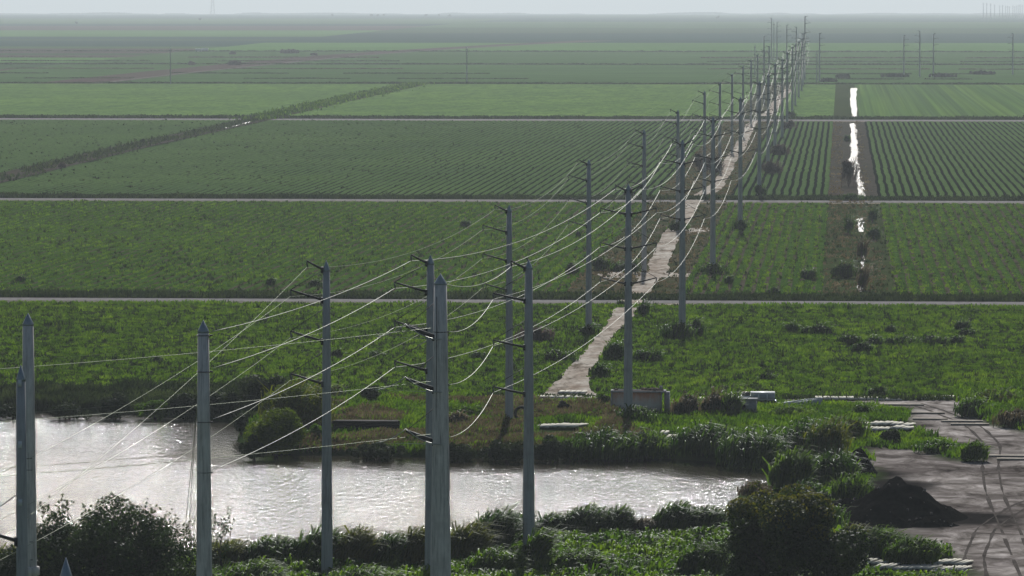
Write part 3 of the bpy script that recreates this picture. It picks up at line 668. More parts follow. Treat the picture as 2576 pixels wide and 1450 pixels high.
C1 = place(pC, tC, 1330, base_v=1386, top_v=653, label='grey pole on the near bank with creeper on its foot and arms on its left', group='large poles on the near bank', Hproto=30.0)
# B row pole in front of the water (partly behind the stout one)
pB, tB = make_pole(31.0, .60, .34, armsA); B1 = place(pB, tB, 1083, d=460, top_v=640, label='slim blue-grey pole half hidden behind the stout weathered pole', group='large poles on the near bank', Hproto=31.0)
# stout dead-end pole with three dark left arms
armsD = [(-1, 4.6, 3.0, 1.0), (-1, 9.2, 3.0, 1.0), (-1, 13.75, 3.0, 1.0)]
def dextra(root):
    for dz in (4.3, 8.9, 13.5):
        MB().tube([(.62, 0, 32-dz-.8), (.75, 0, 32-dz-.8)], [.08, .08], 6).build('cable_clamp', M['armsteel'], root)
        a = np.linspace(0, 2*pi, 17); MB().tube([(.605*cos(q), .605*sin(q), 32-dz-.8) for q in a], [.035]*17, 4, False).build('steel_band', M['armsteel'], root)
    MB().tube([(-.35, -.62, 10), (-.33, -.6, 20), (-.28, -.56, 30)], [.03]*3, 4).build('ground_wire', M['armsteel'], root)
pD, tD = make_pole(32.0, .98, .54, armsD, mat='concrete_old', thick=.2, extra=dextra, drop=.1, ins=False)
D1 = place(pD, tD, 1108, d=414, top_v=688, label='stout weathered concrete pole, widest in the picture, with three thick dark arms', group='large poles on the near bank', Hproto=32.0)
# dead-end pole B0, no arms: cables clamp to its right side
def bextra(root):
    for dz in (1.2, 4.0, 7.9, 11.8):
        MB().tube([(.4, 0, 31.7-dz), (.72, 0, 31.7-dz)], [.1, .07], 6).build('cable_clamp', M['armsteel'], root)
        a = np.linspace(0, 2*pi, 17); MB().tube([(.52*cos(q), .52*sin(q), 31.7-dz) for q in a], [.03]*17, 4, False).build('steel_band', M['armsteel'], root)
    MB().tube([(-.1, -.56, 12), (.0, -.5, 22)], [.02]*2, 4).build('ground_wire', M['armsteel'], root)
pE, tE = make_pole(31.7, .72, .42, [], mat='concrete_old', extra=bextra)
B0 = place(pE, tE, 511, d=362, top_v=805, label='wide concrete pole without arms, cables clamped on its right side, before the pond', group='large poles on the near bank', Hproto=31.7)
P0 = G(511, 700); B0P = np.array(pE.location)
def fextra(root):
    MB().tube([(0, 0, 11.2), (0, 0, 11.25), (0, 0, 11.9), (0, 0, 11.95)], [.55, .78, .78, .55], 12).build('collar', M['concrete_old'], root, smooth=False)
    for dz in (12.5, 13.9, 19.5, 20.4): MB().box((.1, -.52, dz), (.5, .04, .04)).build('rung', M['armsteel'], root)
pF, tF = make_pole(31.7, .68, .42, [], mat='concrete_old', extra=fextra)
place(pF, tF, 70, d=366, top_v=787, label='wide pale concrete pole at the left edge, behind the dark slim one', group='large poles on the near bank', Hproto=31.7)
pG, tG = make_pole(31.7, .5, .27, [(1, 1.3, .5, .1)], mat='concrete_old', ins=False)
Gt = place(pG, tG, 162, d=207, top_v=1402, label='pole with only its grey pointed cap showing at the bottom left corner', group='large poles on the near bank', Hproto=31.7)
# number tags on the slim left pole
s0 = pA
for (zz_,) in ((25.0,), (21.6,), (18.4,)):
    tg = MB().box((-.02, -.40, zz_*1.1), (.26, .03, .42)).build('number_tag', M['white'], pS)
# isolated far poles
gI = 'lone poles far out on the plain'
pI, tI = make_pole(24.0, .42, .3, [(-1, 2.2, .9, 0), (1, 2.2, .9, 0)], ins=False, thick=.08)
place(pI, tI, 429, base_v=212, top_v=119, label='lone thin pole on the plain, left one of two', group=gI, Hproto=24.)
place(pI, tI, 1174.5, base_v=211, top_v=117, label='lone thin pole on the plain, right one of two', group=gI, Hproto=24.)
gF = 'far poles right of the line'
place(pR, tR, 2273.5, base_v=190, top_v=88, label='far pole right of the wet ditch, leftmost of a loose trio', group=gF, Hproto=33.)
place(pL, tL, 2313.5, base_v=193, top_v=77, label='far pole with left arms, middle and tallest of a loose trio', group=gF, Hproto=33.)
place(pR, tR, 2348, base_v=195, top_v=84, label='far pole with right arms, rightmost of a loose trio', group=gF, Hproto=33.)
place(pL, tL, 2547.5, base_v=188, top_v=83, label='far pole with left arms near the right picture edge', group=gF, Hproto=33.)
place(pR, tR, 2061.5, base_v=205, top_v=82.5, label='far pole with right arms just left of the ditch line', group=gF, Hproto=33.)
place(pI, tI, 2054.5, base_v=207, top_v=131, label='short armless far pole beside the right-armed one', group=gF, Hproto=24.)
gT = 'tall far poles at the end of the line'
place(pL, tL, 1940.5, base_v=150, top_v=45, label='tall far pole with left arms, leftmost of three close together', group=gT, Hproto=33.)
place(pI, tI, 1946.5, base_v=152, top_v=53, label='tall far pole, middle of three close together', group=gT, Hproto=24.)
place(pR, tR, 1954.5, base_v=150, top_v=55, label='tall far pole with right arms, rightmost of three close together', group=gT, Hproto=33.)
place(pR, tR, 1979, base_v=170, top_v=62, label='tall far pole between the trio and the line', group=gT, Hproto=33.)
place(pL, tL, 2003, base_v=180, top_v=67, label='tall far pole with left arms rising behind the middle row', group=gT, Hproto=33.)
place(pR, tR, 2024.5, base_v=200, top_v=40, label='tallest far pole, at the right end of the line', group=gT, Hproto=33.)
place(pR, tR, 1921.5, base_v=200, top_v=90, label='far pole with right arms left of the close trio', group=gT, Hproto=33.)
place(pI, tI, 1899, base_v=190, top_v=113, label='pale short far pole at the left end of the cluster', group=gT, Hproto=24.)
place(pL, tL, 1934.5, base_v=262, top_v=115, label='far pole with left arms in front of the close trio', group=gT, Hproto=33.)
# pylons on the horizon at the right
m_ = 0
for k_, (cx, top, bot) in enumerate([(870, 115, 450), (1012, 125, 470), (1180, 150, 480), (1345, 200, 520), (1560, 230, 500), (1675, 205, 500), (1805, 245, 500), (1890, 245, 520), (1965, 270, 520), (2110, 220, 500), (2190, 265, 520), (2275, 235, 520), (2360, 205, 520), (2420, 195, 500), (2505, 200, 500)]):
    xv = (3850 + cx*.0955)/1.59; yt = top*.0955/1.59; d_ = 15000 + 120*k_
    q = atd(xv, yt, d_); b_ = np.array([q[0], q[1], zc(q[0], q[1])]); hh = q[2]-b_[2]
    if k_ == 0:
        far0 = empty('far_pole', (0, 0, 0)); MB().tube([(0, 0, 0), (0, 0, 60)], [1.3, .8], 6).build('shaft', M['concrete'], far0)
        for s_ in (.86, .93): MB().box((0, 0, 60*s_), (7, .4, .4)).build('crossarm', M['armsteel'], far0)
        fo = far0
    else: fo = copy_tree(far0)
    fo.location = b_; fo.scale = (1, 1, hh/60)
    tag(fo, '%s from the left of the faint poles on the hazy horizon at right' % words[k_], 'utility pole', 'faint poles on the horizon')

# overhead wires ---------------------------------------------------
def wire(name, pts_list, r_, label, group, sagk=7e-5, sags=None, mt='wire'):
    mb = MB(); 
    allp = []
    for i_, (a, b) in enumerate(zip(pts_list[:-1], pts_list[1:])):
        a = np.asarray(a, float); b = np.asarray(b, float); L = np.linalg.norm(b-a); s_ = sagk*L*L if sags is None or sags[i_] is None else sags[i_]
        n_ = 22 if L > 60 else 8
        for j in range(n_ + (1 if i_ == len(pts_list)-2 else 0)):
            t_ = j/n_; allp.append(a + (b-a)*t_ - np.array([0, 0, 4*s_*t_*(1-t_)]))
    mb.tube(allp, [r_]*len(allp), 5, True)
    return tag(mb.build('overhead_wire', M[mt], smooth=True), label, 'overhead wire', group)
lv = ['top', 'upper', 'middle', 'lowest']
for k_ in range(4):
    wire('w', [t[-1][k_] for t in A_t], .014, '%s wire of the left pole row, running from the left picture edge' % lv[k_], 'wires of the left row', mt='wire_thin')
Bends = [B0P + np.array([.72, 0, 31.7-dz]) for dz in (1.2, 4.0, 7.9, 11.8)]
Dv = [np.array(pD.location) + np.array([-3.0, 0, z_]) for z_ in (31, 27.3, 22.7, 18.1)]
for k_ in range(4):
    wire('w', [Bends[k_], B1[-1][k_]] + [t[-1][k_] for t in M_t], .023, '%s pale wire from the armless pole to the left arms of the middle row' % lv[k_], 'wires on the left arms of the middle row')
Cs = [C1[-1][k_] for k_ in range(4)]
Dp = np.array(pD.location)
for k_ in range(4):
    st = Dp + np.array([.75 if k_ else .3, 0, 32 - (.9, 5.1, 9.7, 14.3)[k_]])
    wire('w', [st, Cs[k_]] + [t[1][k_] for t in M_t], .021, '%s wire from the stout pole to the right arms of the middle row' % lv[k_], 'wires on the right arms of the middle row', sags=[.95] + [None]*len(M_t))
# cables from the stout pole out to the left
for k_, (y0, y1, y2) in enumerate(((818, 887, 928), (952, 1023, 1062), (1085, 1160, 1200))):
    a = atd(1083, y0+8, 414); b = atd(-700, y2+ (y2-y1)*.95, 395)
    wire('w', [a, b], .02, '%s of three dark cables running left from the stout pole' % ('top', 'middle', 'lowest')[k_], 'cables from the stout pole to the left', sags=[.6], mt='wire_thin')
    # jumper loop at the arm tip
    tip = D1[-1][k_] + np.array([0, 0, .12]); q0 = a + (b-a)*.08 - np.array([0, 0, .35])
    q1 = tip + np.array([-.05, -.1, .15]); q2 = Dp + np.array([.2, -1.0, tip[2]-Dp[2]-1.1])
    wire('w', [q0, q1, q2], .045, '%s looped jumper cable at an arm of the stout pole' % ('top', 'middle', 'lowest')[k_], 'jumper loops of the stout pole', sags=[.25, .35])
gp = Gt[1][0]; e_ = atd(700, 1475, 215)
wire('w', [gp, e_], .03, 'short wire leaving the pointed cap at bottom left', 'small wires', sags=[.3])
for xa in (478, 486):
    wire('w', [atd(496, 1020, 366), atd(xa-12, 1330, 470)], .02, '%s thin stay wire left of the armless pole' % ('outer' if xa == 478 else 'inner'), 'thin stays of the armless pole', sags=[.1])

# ------------------------------------------------------------------ bushes, reeds, trees
def size_at(yb): return 1/PPM(yb)
def shrub(xv, yb, wv, hv, mat, label, leaf=.3, n=None, group=None, tips=None, cat_='bush', deep=.8, name='bush', reeds=0, reedmat='reed', lean=(.25, 0), dens=1.0, stem=False):
    """a bush whose foot is at picture point (xv, yb), wv wide and hv tall in picture units"""
    P = G(xv, yb); u = size_at(yb); wx = wv*u/2*1.06; hz_ = hv*u*1.08; P[2] = max(terr_z(P[:1], P[1:2])[0], -.85) if P[1] < YA else P[2]
    root = empty(name, P)
    if name == 'weed_clump': hz_ *= 1.25
    n = n or int(dens*min(16000, 60 + 26*wx*hz_*2/(leaf*leaf)*.8))
    C, R = lumps((0, 0, hz_*.28), (wx*.8, wx*deep*.8, hz_*.62), max(5, int(wx*6/ max(.6, hz_*.5)) + 7), (.3, .55))
    R = np.minimum(R, hz_*.5)
    V, Qd, PP = lump_leaves(C, R, n, leaf)
    V[:, 2] = np.maximum(V[:, 2], -.2)
    r_ = np.clip(.42 + .25*(rng.random(len(PP)) - .5)*2 + .2*vnoise(PP[:, 0], PP[:, 2], .9, 5), 0, 1)
    mk('foliage', V, Qd, LF[mat], root, rnd=r_)
    if reeds:
        th = rng.uniform(0, 2*pi, reeds); q = np.sqrt(rng.random(reeds))
        P2 = np.stack([np.cos(th)*q*wx*.95, np.sin(th)*q*wx*deep, rng.uniform(0, .35, reeds)*hz_], 1)
        hh = hz_*1.05*(1 - .5*q**2)*rng.uniform(.45, 1.0, reeds) 
        V, Qd = blades(P2, hh, rng.uniform(.10, .24, reeds), lean, .35, 2)
        mk('blades', V, Qd, LF[reedmat], root, rnd=np.repeat(rng.random(reeds), 3))
    if stem or True:
        mb = MB()
        for _ in range(4):
            a = rng.uniform(0, 2*pi); mb.tube([(0, 0, -.2), (cos(a)*wx*.25, sin(a)*wx*.2, hz_*.35), (cos(a)*wx*.5, sin(a)*wx*.4, hz_*.65)], [.09, .06, .02], 5)
        mb.build('stem', M['bark'], root)
    return tag(root, label, cat_, group)
gB = 'bushes on the far pond bank'
S = shrub
S(694, 1132, 190, 128, 'bamboo', 'large round yellow-green bush hanging over the pond corner', .32, group=gB)
S(745, 1078, 200, 110, 'bamboo', 'tall ragged yellowish bush behind the round one at the pond corner', .34, group=gB, reeds=350, reedmat='yellow')
S(660, 1035, 150, 100, 'dark', 'dark bush at the left rear of the pond corner bushes', .32, group=gB)
S(790, 1115, 80, 50, 'weeds', 'green bush right of the round one, behind the blue-grey pole', .3, group=gB)
S(640, 1140, 80, 60, 'dark', 'dark undergrowth at the waterline under the round corner bush', .28, group=gB)
S(606, 1085, 50, 55, 'dark', 'dark shrub at the tip of the pond corner', .28, group=gB)
S(585, 1040, 70, 55, 'dark', 'dark bush on the left bank before the corner bushes', .3, group=gB)
for (xx, ww, hh, mt, lb) in ((30, 160, 34, 'dark', 'low dark bush on the far bank behind the two leftmost poles'), (170, 150, 40, 'dark', 'second low dark bush of the far bank from the left'), (290, 120, 62, 'dark', 'taller dark bush of the far bank, third from the left'),
                         (390, 130, 52, 'weeds', 'dark green bush of the far bank, left of the armless pole'), (470, 110, 66, 'dark', 'dark bush of the far bank right beside the armless pole'), (550, 100, 50, 'dark', 'dark bush of the far bank right of the armless pole')):
    S(xx, 1040, ww, hh, mt, lb, .3, group=gB)
S(950, 1140, 200, 42, 'dark', 'low dark bush at the waterline below the stack of beams', .3, group=gB)
S(1130, 1142, 170, 46, 'dark', 'low dark bush at the waterline behind the stout pole', .3, group=gB)
S(1270, 1145, 170, 52, 'dark', 'low dark bush at the waterline left of the grey pole', .3, group=gB)
S(1400, 1145, 150, 58, 'dark', 'dark bush at the waterline right of the grey pole', .3, group=gB)
S(1520, 1140, 200, 68, 'reed', 'broad green cane clump at the waterline below the rusty tank, left part', .3, group=gB, reeds=700)
S(1625, 1138, 150, 56, 'reed', 'green cane clump at the waterline below the rusty tank, right part', .3, group=gB, reeds=600, reedmat='grass')
S(1770, 1142, 170, 66, 'reed', 'tall cane clump right of the gap with pale mats', .3, group=gB, reeds=800)
S(1890, 1158, 180, 82, 'reed', 'biggest tall cane clump near the pond head', .32, group=gB, reeds=1000)
S(2025, 1142, 140, 70, 'reed', 'tall cane clump left of the pond head inlet', .32, group=gB, reeds=800)
S(1600, 1062, 110, 38, 'reed', 'rounded green shrub just right of the nearest double-armed pole', .28, group=gB, reeds=200)
S(1990, 1052, 130, 24, 'grass', 'yellow-green grassy shrub right of the concrete box', .26, group=gB, reeds=300, reedmat='grass')
S(2080, 1150, 120, 84, 'weeds', 'olive bush above the pond head', .3, group=gB, reeds=250, reedmat='yellow')
S(2120, 1105, 140, 55, 'yellow', 'yellow-green bush below the long row of pale mats', .28, group=gB, reeds=300, reedmat='grass')
S(2095, 1215, 130, 75, 'reed', 'green bush over the dark soil bank', .3, group=gB, reeds=400)
S(2140, 1262, 110, 62, 'reed', 'bright green bush left of the dark soil heap', .28, group=gB, reeds=300, reedmat='grass')
S(1985, 1232, 105, 88, 'grass', 'bright grassy bush on the promontory at the pond head', .26, group=gB, reeds=900, reedmat='grass')
S(1900, 1250, 90, 35, 'yellow', 'low yellowish bush at the tip of the promontory', .26, group=gB, reeds=200, reedmat='dry')
S(2060, 1290, 110, 50, 'dark', 'dark bush between the big tree and the soil heap', .28, group=gB)
S(1730, 1045, 90, 50, 'dark', 'dark brownish bush right of the rusty tank', .28, group=gB, reeds=150, reedmat='dry')
S(1795, 1050, 60, 62, 'dark', 'slim ragged bush, middle of those right of the rusty tank', .26, group=gB, reeds=200, reedmat='dry')
S(1838, 1052, 50, 66, 'dark', 'tall ragged bush left of the concrete box', .24, group=gB, reeds=260, reedmat='weeds')
S(1520, 1025, 60, 35, 'dark', 'dark shrub at the left side of the rusty tank', .26, group=gB)
S(1150, 1070, 60, 30, 'dry', 'small dry shrub right of the stack of beams', .24, group=gB, reeds=120, reedmat='dry')
S(930, 1010, 60, 40, 'dark', 'dark tuft at the field edge between the two blue-grey poles', .26, group=gB)
S(830, 1000, 80, 35, 'yellow', 'yellow-green tuft at the field edge right of the blue-grey pole', .26, group=gB, reeds=200, reedmat='grass')
S(1185, 1050, 90, 30, 'weeds', 'low green shrub right of the stout pole beyond the pond', .26, group=gB)
S(2500, 1020, 150, 38, 'yellow', 'yellow-green scrub right of the yard, at the field edge', .28, group=gB, reeds=250, reedmat='grass')
S(2440, 1050, 90, 45, 'dark', 'dark shrub at the right side of the yard entrance', .28, group=gB, reeds=150)
S(2560, 1075, 130, 42, 'dry', 'brownish scrub at the right picture edge below the white stakes', .28, group=gB, reeds=250, reedmat='dry')
S(2450, 1160, 70, 45, 'weeds', 'green shrub at the tip of the weedy tongue in the yard', .28, group=gB, reeds=300, reedmat='grass')
S(2350, 1140, 110, 32, 'weeds', 'low green shrub on the weedy tongue in the yard', .26, group=gB, reeds=150)
S(2240, 1120, 60, 40, 'dark', 'dark shrub below the right end of the pale mats', .26, group=gB)
S(2170, 1045, 60, 30, 'weeds', 'green shrub beside the mat road, left of the yard', .24, group=gB, reeds=100)
S(1990, 1305, 130, 60, 'reed', 'green reeds between the promontory and the big round tree', .28, group=gB, reeds=500)
S(2030, 1262, 90, 50, 'dark', 'dark bush right behind the grassy promontory bush', .28, group=gB, reeds=150)
S(1925, 1300, 90, 36, 'yellow', 'low olive bush on the inner shore of the promontory', .26, group=gB, reeds=200, reedmat='yellow')
S(2080, 1330, 110, 52, 'weeds', 'green bush behind the right shoulder of the big round tree', .28, group=gB, reeds=200)
gN = 'reeds and bushes on the near bank'
near = [(560, 1425, 120, 55, 'yellow', 'olive grassy bush right of the armless pole on the near bank'), (680, 1425, 150, 62, 'reed', 'ragged reed bush left of the blue-grey pole foot'), (790, 1428, 120, 85, 'reed', 'tall wind-bent reed bush just left of the blue-grey pole'),
        (880, 1428, 120, 85, 'yellow', 'tall olive reed bush right of the blue-grey pole'), (970, 1425, 110, 70, 'reed', 'green reed bush, second right of the blue-grey pole'), (1040, 1425, 100, 82, 'yellow', 'olive reed bush left of the stout pole'),
        (1165, 1415, 110, 80, 'yellow', 'olive reed bush right of the stout pole'), (1235, 1385, 100, 90, 'reed', 'green reed bush standing into the water right of the stout pole'), (1290, 1360, 90, 60, 'reed', 'green reeds left of the grey pole'),
        (1385, 1345, 90, 48, 'reed', 'reeds just right of the grey pole'), (1465, 1345, 110, 62, 'reed', 'dark wind-bent reeds, second right of the grey pole'), (1545, 1345, 90, 60, 'reed', 'dark wind-bent reeds, third right of the grey pole'),
        (1610, 1345, 60, 34, 'dry', 'thin low reeds in the gap at the waterline'), (1690, 1342, 100, 66, 'reed', 'tallest dark reeds right of the gap at the waterline'), (1765, 1340, 100, 52, 'reed', 'dark reeds left of the big round tree'), (1825, 1335, 70, 45, 'reed', 'pale green reeds touching the big round tree'),
        (1345, 1440, 60, 95, 'dark', 'dark creeper climbing the foot of the grey pole'), (1240, 1450, 150, 60, 'weeds', 'bright weed clump right of the stout pole foot'), (1450, 1440, 130, 45, 'weeds', 'weed clump in the near grass, right of the creeper'),
        (1760, 1445, 120, 62, 'grass', 'arching bright grass clump left of the big round tree'), (2200, 1400, 150, 60, 'grass', 'bright green weed clump right of the big round tree'), (2290, 1420, 140, 55, 'grass', 'bright green weed clump beside the yard edge'), 
        (2130, 1400, 90, 70, 'yellow', 'olive bush behind the right side of the big round tree'), (620, 1500, 170, 75, 'dark', 'dark bush in the bottom foreground between armless and blue-grey poles'), (900, 1500, 190, 60, 'dark', 'dark bush at the bottom right of the blue-grey pole'),
        (460, 1480, 150, 55, 'grass', 'bright weeds at the bottom left of the armless pole'), (2350, 1480, 120, 35, 'grass', 'bright weeds at the bottom right below the pale mats')]
for (xx, yb, ww, hh, mt, lb) in near:
    rm = {'reed': 'reed', 'yellow': 'yellow', 'dry': 'dry', 'weeds': 'weeds', 'grass': 'grass', 'dark': 'weeds'}[mt]
    S(xx, yb, ww, hh, mt, lb, .24, group=gN, reeds=int(ww*9), reedmat=rm, lean=(.45, 0), dens=.55)

def tree(name, xv, yb, wv, hv, mat, label, leaf, n, tipmat=None, ntip=0, trunk=True, wispy=0, group=None, lo=.30):
    P = G(xv, yb); u = size_at(yb); rx = wv*u/2; hh = hv*u; P[2] = max(terr_z(P[:1], P[1:2])[0], -.85) if P[1] < YA else P[2]
    root = empty(name, P)
    rz_ = hh*(1-lo)*.62; c = np.array([0, 0, hh*lo + (hh*(1-lo))*.36])
    k = 60; d = rng.normal(0, 1, (k, 3)); d /= np.linalg.norm(d, axis=1)[:, None]
    q = rng.uniform(.45, .88, k)[:, None]; C = c + d*q*np.array([rx, rx*.9, rz_]); R = rng.uniform(.16, .30, k)*rx
    C[:, 2] = np.maximum(C[:, 2], R*.5)
    V, Qd, PP = lump_leaves(C, R, n, leaf, .3)
    r_ = np.clip(.4 + rng.normal(0, .2, len(PP)) + .25*vnoise(PP[:, 0], PP[:, 2], 1.2, 5), 0, 1)
    mk('crown', V, Qd, LF[mat], root, rnd=r_)
    if ntip:
        up = C[:, 2] > c[2] + rz_*.3
        Cu, Ru = C[up], R[up]*1.08
        i = rng.integers(0, len(Cu), ntip); dd = rng.normal(0, 1, (ntip, 3)); dd[:, 2] = np.abs(dd[:, 2])*1.2 + .2; dd /= np.linalg.norm(dd, axis=1)[:, None]
        P3 = Cu[i] + dd*Ru[i][:, None]; V, Qd = cards(P3, rng.uniform(.6, 1.2, ntip)*leaf, dd)
        mk('sunlit_tips', V, Qd, LF[tipmat], root, rnd=rng.random(ntip))  # yellow leaf tips on the crown top, sunlight put into their colour
    if wispy:
        mb = MB(); PL = []
        for _ in range(wispy):
            a = rng.uniform(0, 2*pi); s_ = np.array([cos(a)*rx*rng.uniform(.1, .8), sin(a)*rx*.5, c[2] + rz_*rng.uniform(.4, .8)]); e = s_ + np.array([rng.normal(0, .5), rng.normal(0, .4), rng.uniform(.8, 2.0)])
            mb.tube([s_, (s_+e)/2 + rng.normal(0, .1, 3), e], [.03, .02, .01], 4)
            kk = rng.integers(8, 22); t_ = rng.uniform(.3, 1.05, kk)[:, None]; PL.append(s_ + (e-s_)*t_ + rng.normal(0, .22, (kk, 3)))
        mb.build('twig', M['bark'], root); PL = np.concatenate(PL); V, Qd = cards(PL, rng.uniform(.7, 1.3, len(PL))*leaf)
        mk('sprays', V, Qd, LF[mat], root, rnd=rng.random(len(PL)))
    mb = MB(); mb.tube([(0, 0, -.4), (.1, 0, hh*.2), (-.1, .1, hh*.45), (.1, 0, hh*.7)], [rx*.07, rx*.055, rx*.04, rx*.015], 8); mb.build('trunk', M['bark'], root)
    mb = MB()
    for _ in range(9):
        a = rng.uniform(0, 2*pi); z0 = hh*rng.uniform(.15, .45); e = C[rng.integers(0, k)]
        mb.tube([(0, 0, z0), (e + [0, 0, z0])*.5, e], [rx*.03, rx*.018, .02], 5)
    mb.build('limbs', M['bark'], root)
    return tag(root, label, 'tree', group)
tree('broadleaf_tree', 1978, 1530, 410, 300, 'tree', 'big round dark tree with yellowish sunlit tips at the bottom right', .32, 40000, 'treetip', 3000, lo=.0)
tree('broadleaf_tree', 255, 1520, 440, 275, 'tree2', 'big dark spreading tree with loose twigs on top at the bottom left', .30, 36000, wispy=26, lo=.0)
tree('small_tree', 420, 1480, 190, 170, 'tree2', 'small sparse tree right of the big dark one at the bottom left', .24, 5000, wispy=22, lo=.0)
tree('small_tree', 555, 1440, 70, 130, 'tree2', 'spindly little tree just right of the armless pole', .22, 350, wispy=12, lo=.2)
S(20, 1440, 150, 60, 'yellow', 'yellow-green scrub at the bottom left edge behind the slim pole', .3, group=gN, reeds=300, reedmat='yellow')
S(30, 1540, 260, 150, 'dark', 'dark scrub filling the bottom left corner', .32, group=gN)

# clumps in the fields
gC = 'dark weed clumps standing in the fields'
cl = [(1990, 837, 48, 20, 'small pale-edged clump, leftmost of three in a row in the nearest field'), (2030, 840, 40, 14, 'flat clump in the middle of three in a row in the nearest field'), (2065, 842, 62, 22, 'widest clump, right one of three in a row in the nearest field'),
      (2134, 867, 62, 20, 'ragged clump at the left end of the long weed line'), (2198, 870, 48, 18, 'small clump between the ragged one and the long weed line'), (2268, 870, 100, 18, 'left half of the long dark weed line'), (2345, 868, 84, 18, 'right half of the long dark weed line'),
      (2405, 867, 50, 17, 'small clump beyond the right end of the long weed line'), (2168, 890, 60, 22, 'dark pointed clump below the long weed line'), (2420, 832, 42, 20, 'dark pointed clump above the long weed line at right'), (2432, 845, 50, 14, 'flat clump under the pointed one at right'),
      (2240, 838, 34, 14, 'small round clump alone in the middle of the nearest field'), (2438, 790, 50, 10, 'pale low clump near the first farm road at right'), (1930, 957, 50, 14, 'low clump in the nearest field above the truck'),
      (1625, 906, 100, 20, 'low dark clump right of the nearest double-armed pole in the field'), (1545, 905, 60, 34, 'tall grass clump at the right edge of the dirt track'), (1510, 948, 50, 24, 'small grass clump at the right edge of the track, lower down'),
      (845, 902, 34, 18, 'dark clump right beside the blue-grey pole in the field'), (943, 900, 50, 12, 'flat dark clump between the two slim poles in the field'), (395, 915, 34, 14, 'dark little clump left of the armless pole'), (1205, 902, 56, 12, 'flat pale-edged clump right of the stout pole'), (1400, 908, 130, 20, 'long clump left of the track by the grey pole'),
      (50, 710, 30, 12, 'little clump near the left edge beyond the first road'), (683, 720, 30, 18, 'dark round clump in the crop left of the first blue-grey pole'), (792, 722, 36, 14, 'dark clump in the crop touching the first blue-grey pole'), (605, 738, 20, 10, 'tiny clump just above the first farm road'), (1170, 572, 30, 14, 'dark clump high in the thin crop field'),
      (1455, 598, 14, 14, 'small dark clump left of the second left-armed pole'), (1440, 692, 40, 24, 'dark bush left of the rubble patch by the track'), (1512, 680, 50, 26, 'dark bush above the rubble patch'), (1555, 684, 44, 18, 'second dark bush above the rubble patch'), (1590, 690, 50, 30, 'dark brush at the foot of the pole by the rubble'),
      (2035, 705, 46, 22, 'dark arched clump in the thin rows right of the track'), (2125, 700, 70, 30, 'large dark clump beside the wet ditch'), (1945, 742, 40, 14, 'dark low clump just above the first farm road at right'), (1833, 716, 26, 18, 'dark clump below the third double-armed pole'),
      (1795, 690, 90, 20, 'weedy brush around the foot of the third double-armed pole'), (1862, 580, 50, 20, 'weedy brush around the foot of the fourth double-armed pole'), (1700, 855, 110, 34, 'wide heap of dark brush at the foot of the second double-armed pole'), (1750, 848, 50, 34, 'steep dark brush right of the second double-armed pole'),
      (1480, 845, 56, 22, 'dark brush at the foot of the second left-armed pole'), (1345, 860, 110, 30, 'low brown brush heap left of the second left-armed pole'), (1705, 582, 60, 18, 'dark brush at the foot of the pole below the second road'), (1560, 770, 26, 10, 'small brush where the track meets the first road, left'), (1617, 800, 30, 34, 'upright brush where the track meets the first road, right'),
      (1940, 440, 54, 30, 'brown bush beside the sixth double-armed pole'), (1910, 492, 36, 22, 'dark bush at the foot of the fifth double-armed pole'), (1790, 440, 60, 40, 'brown thicket left of the track beyond the second road'), (1960, 392, 60, 22, 'brown bush at the foot of the seventh double-armed pole'), (1985, 325, 46, 16, 'brown bush at the foot of the ninth double-armed pole'), (1760, 430, 40, 36, 'second brown thicket left of the track'),
      (2135, 470, 46, 60, 'big brown scrub left of the wet ditch'), (2130, 357, 20, 14, 'small dark scrub left of the far ditch'), (2145, 505, 56, 14, 'green shrub over the ditch culvert at the second road'), (2195, 560, 26, 30, 'green leafy bush right of the wet ditch'), (2135, 590, 26, 40, 'green leafy bush left of the wet ditch'), (2168, 655, 30, 40, 'yellowish reeds in the ditch, upper clump'), (2168, 730, 30, 50, 'yellowish reeds in the ditch, lower clump'), (2200, 605, 40, 24, 'low green bush on the right ditch bank'),
      (360, 365, 18, 12, 'dark bush on the slanting canal bank'), (155, 425, 20, 14, 'brown bush on the slanting canal bank at left'), (640, 302, 60, 9, 'dark brush where the slanting canal meets the third road'), (1990, 296, 30, 12, 'dark brush by the tenth double-armed pole'), (2210, 1000, 60, 20, 'dark dry bush at the field edge above the yard')]
for (xx, yb, ww, hh, lb) in cl:
    mt = 'brown' if 'brown' in lb else 'yellow' if 'yellowish' in lb else 'reed' if 'green' in lb or 'pale' in lb or 'grass' in lb else 'dark'
    lf = .28 if yb > 600 else .5 if yb > 350 else .9
    S(xx, yb, ww, hh, mt, lb, lf, group=gC, cat_='weed clump', name='weed_clump', reeds=int(60+ww*1.2), reedmat={'brown': 'brown', 'yellow': 'dry', 'reed': 'reed', 'dark': 'reed'}[mt], deep=.6, dens=.8)
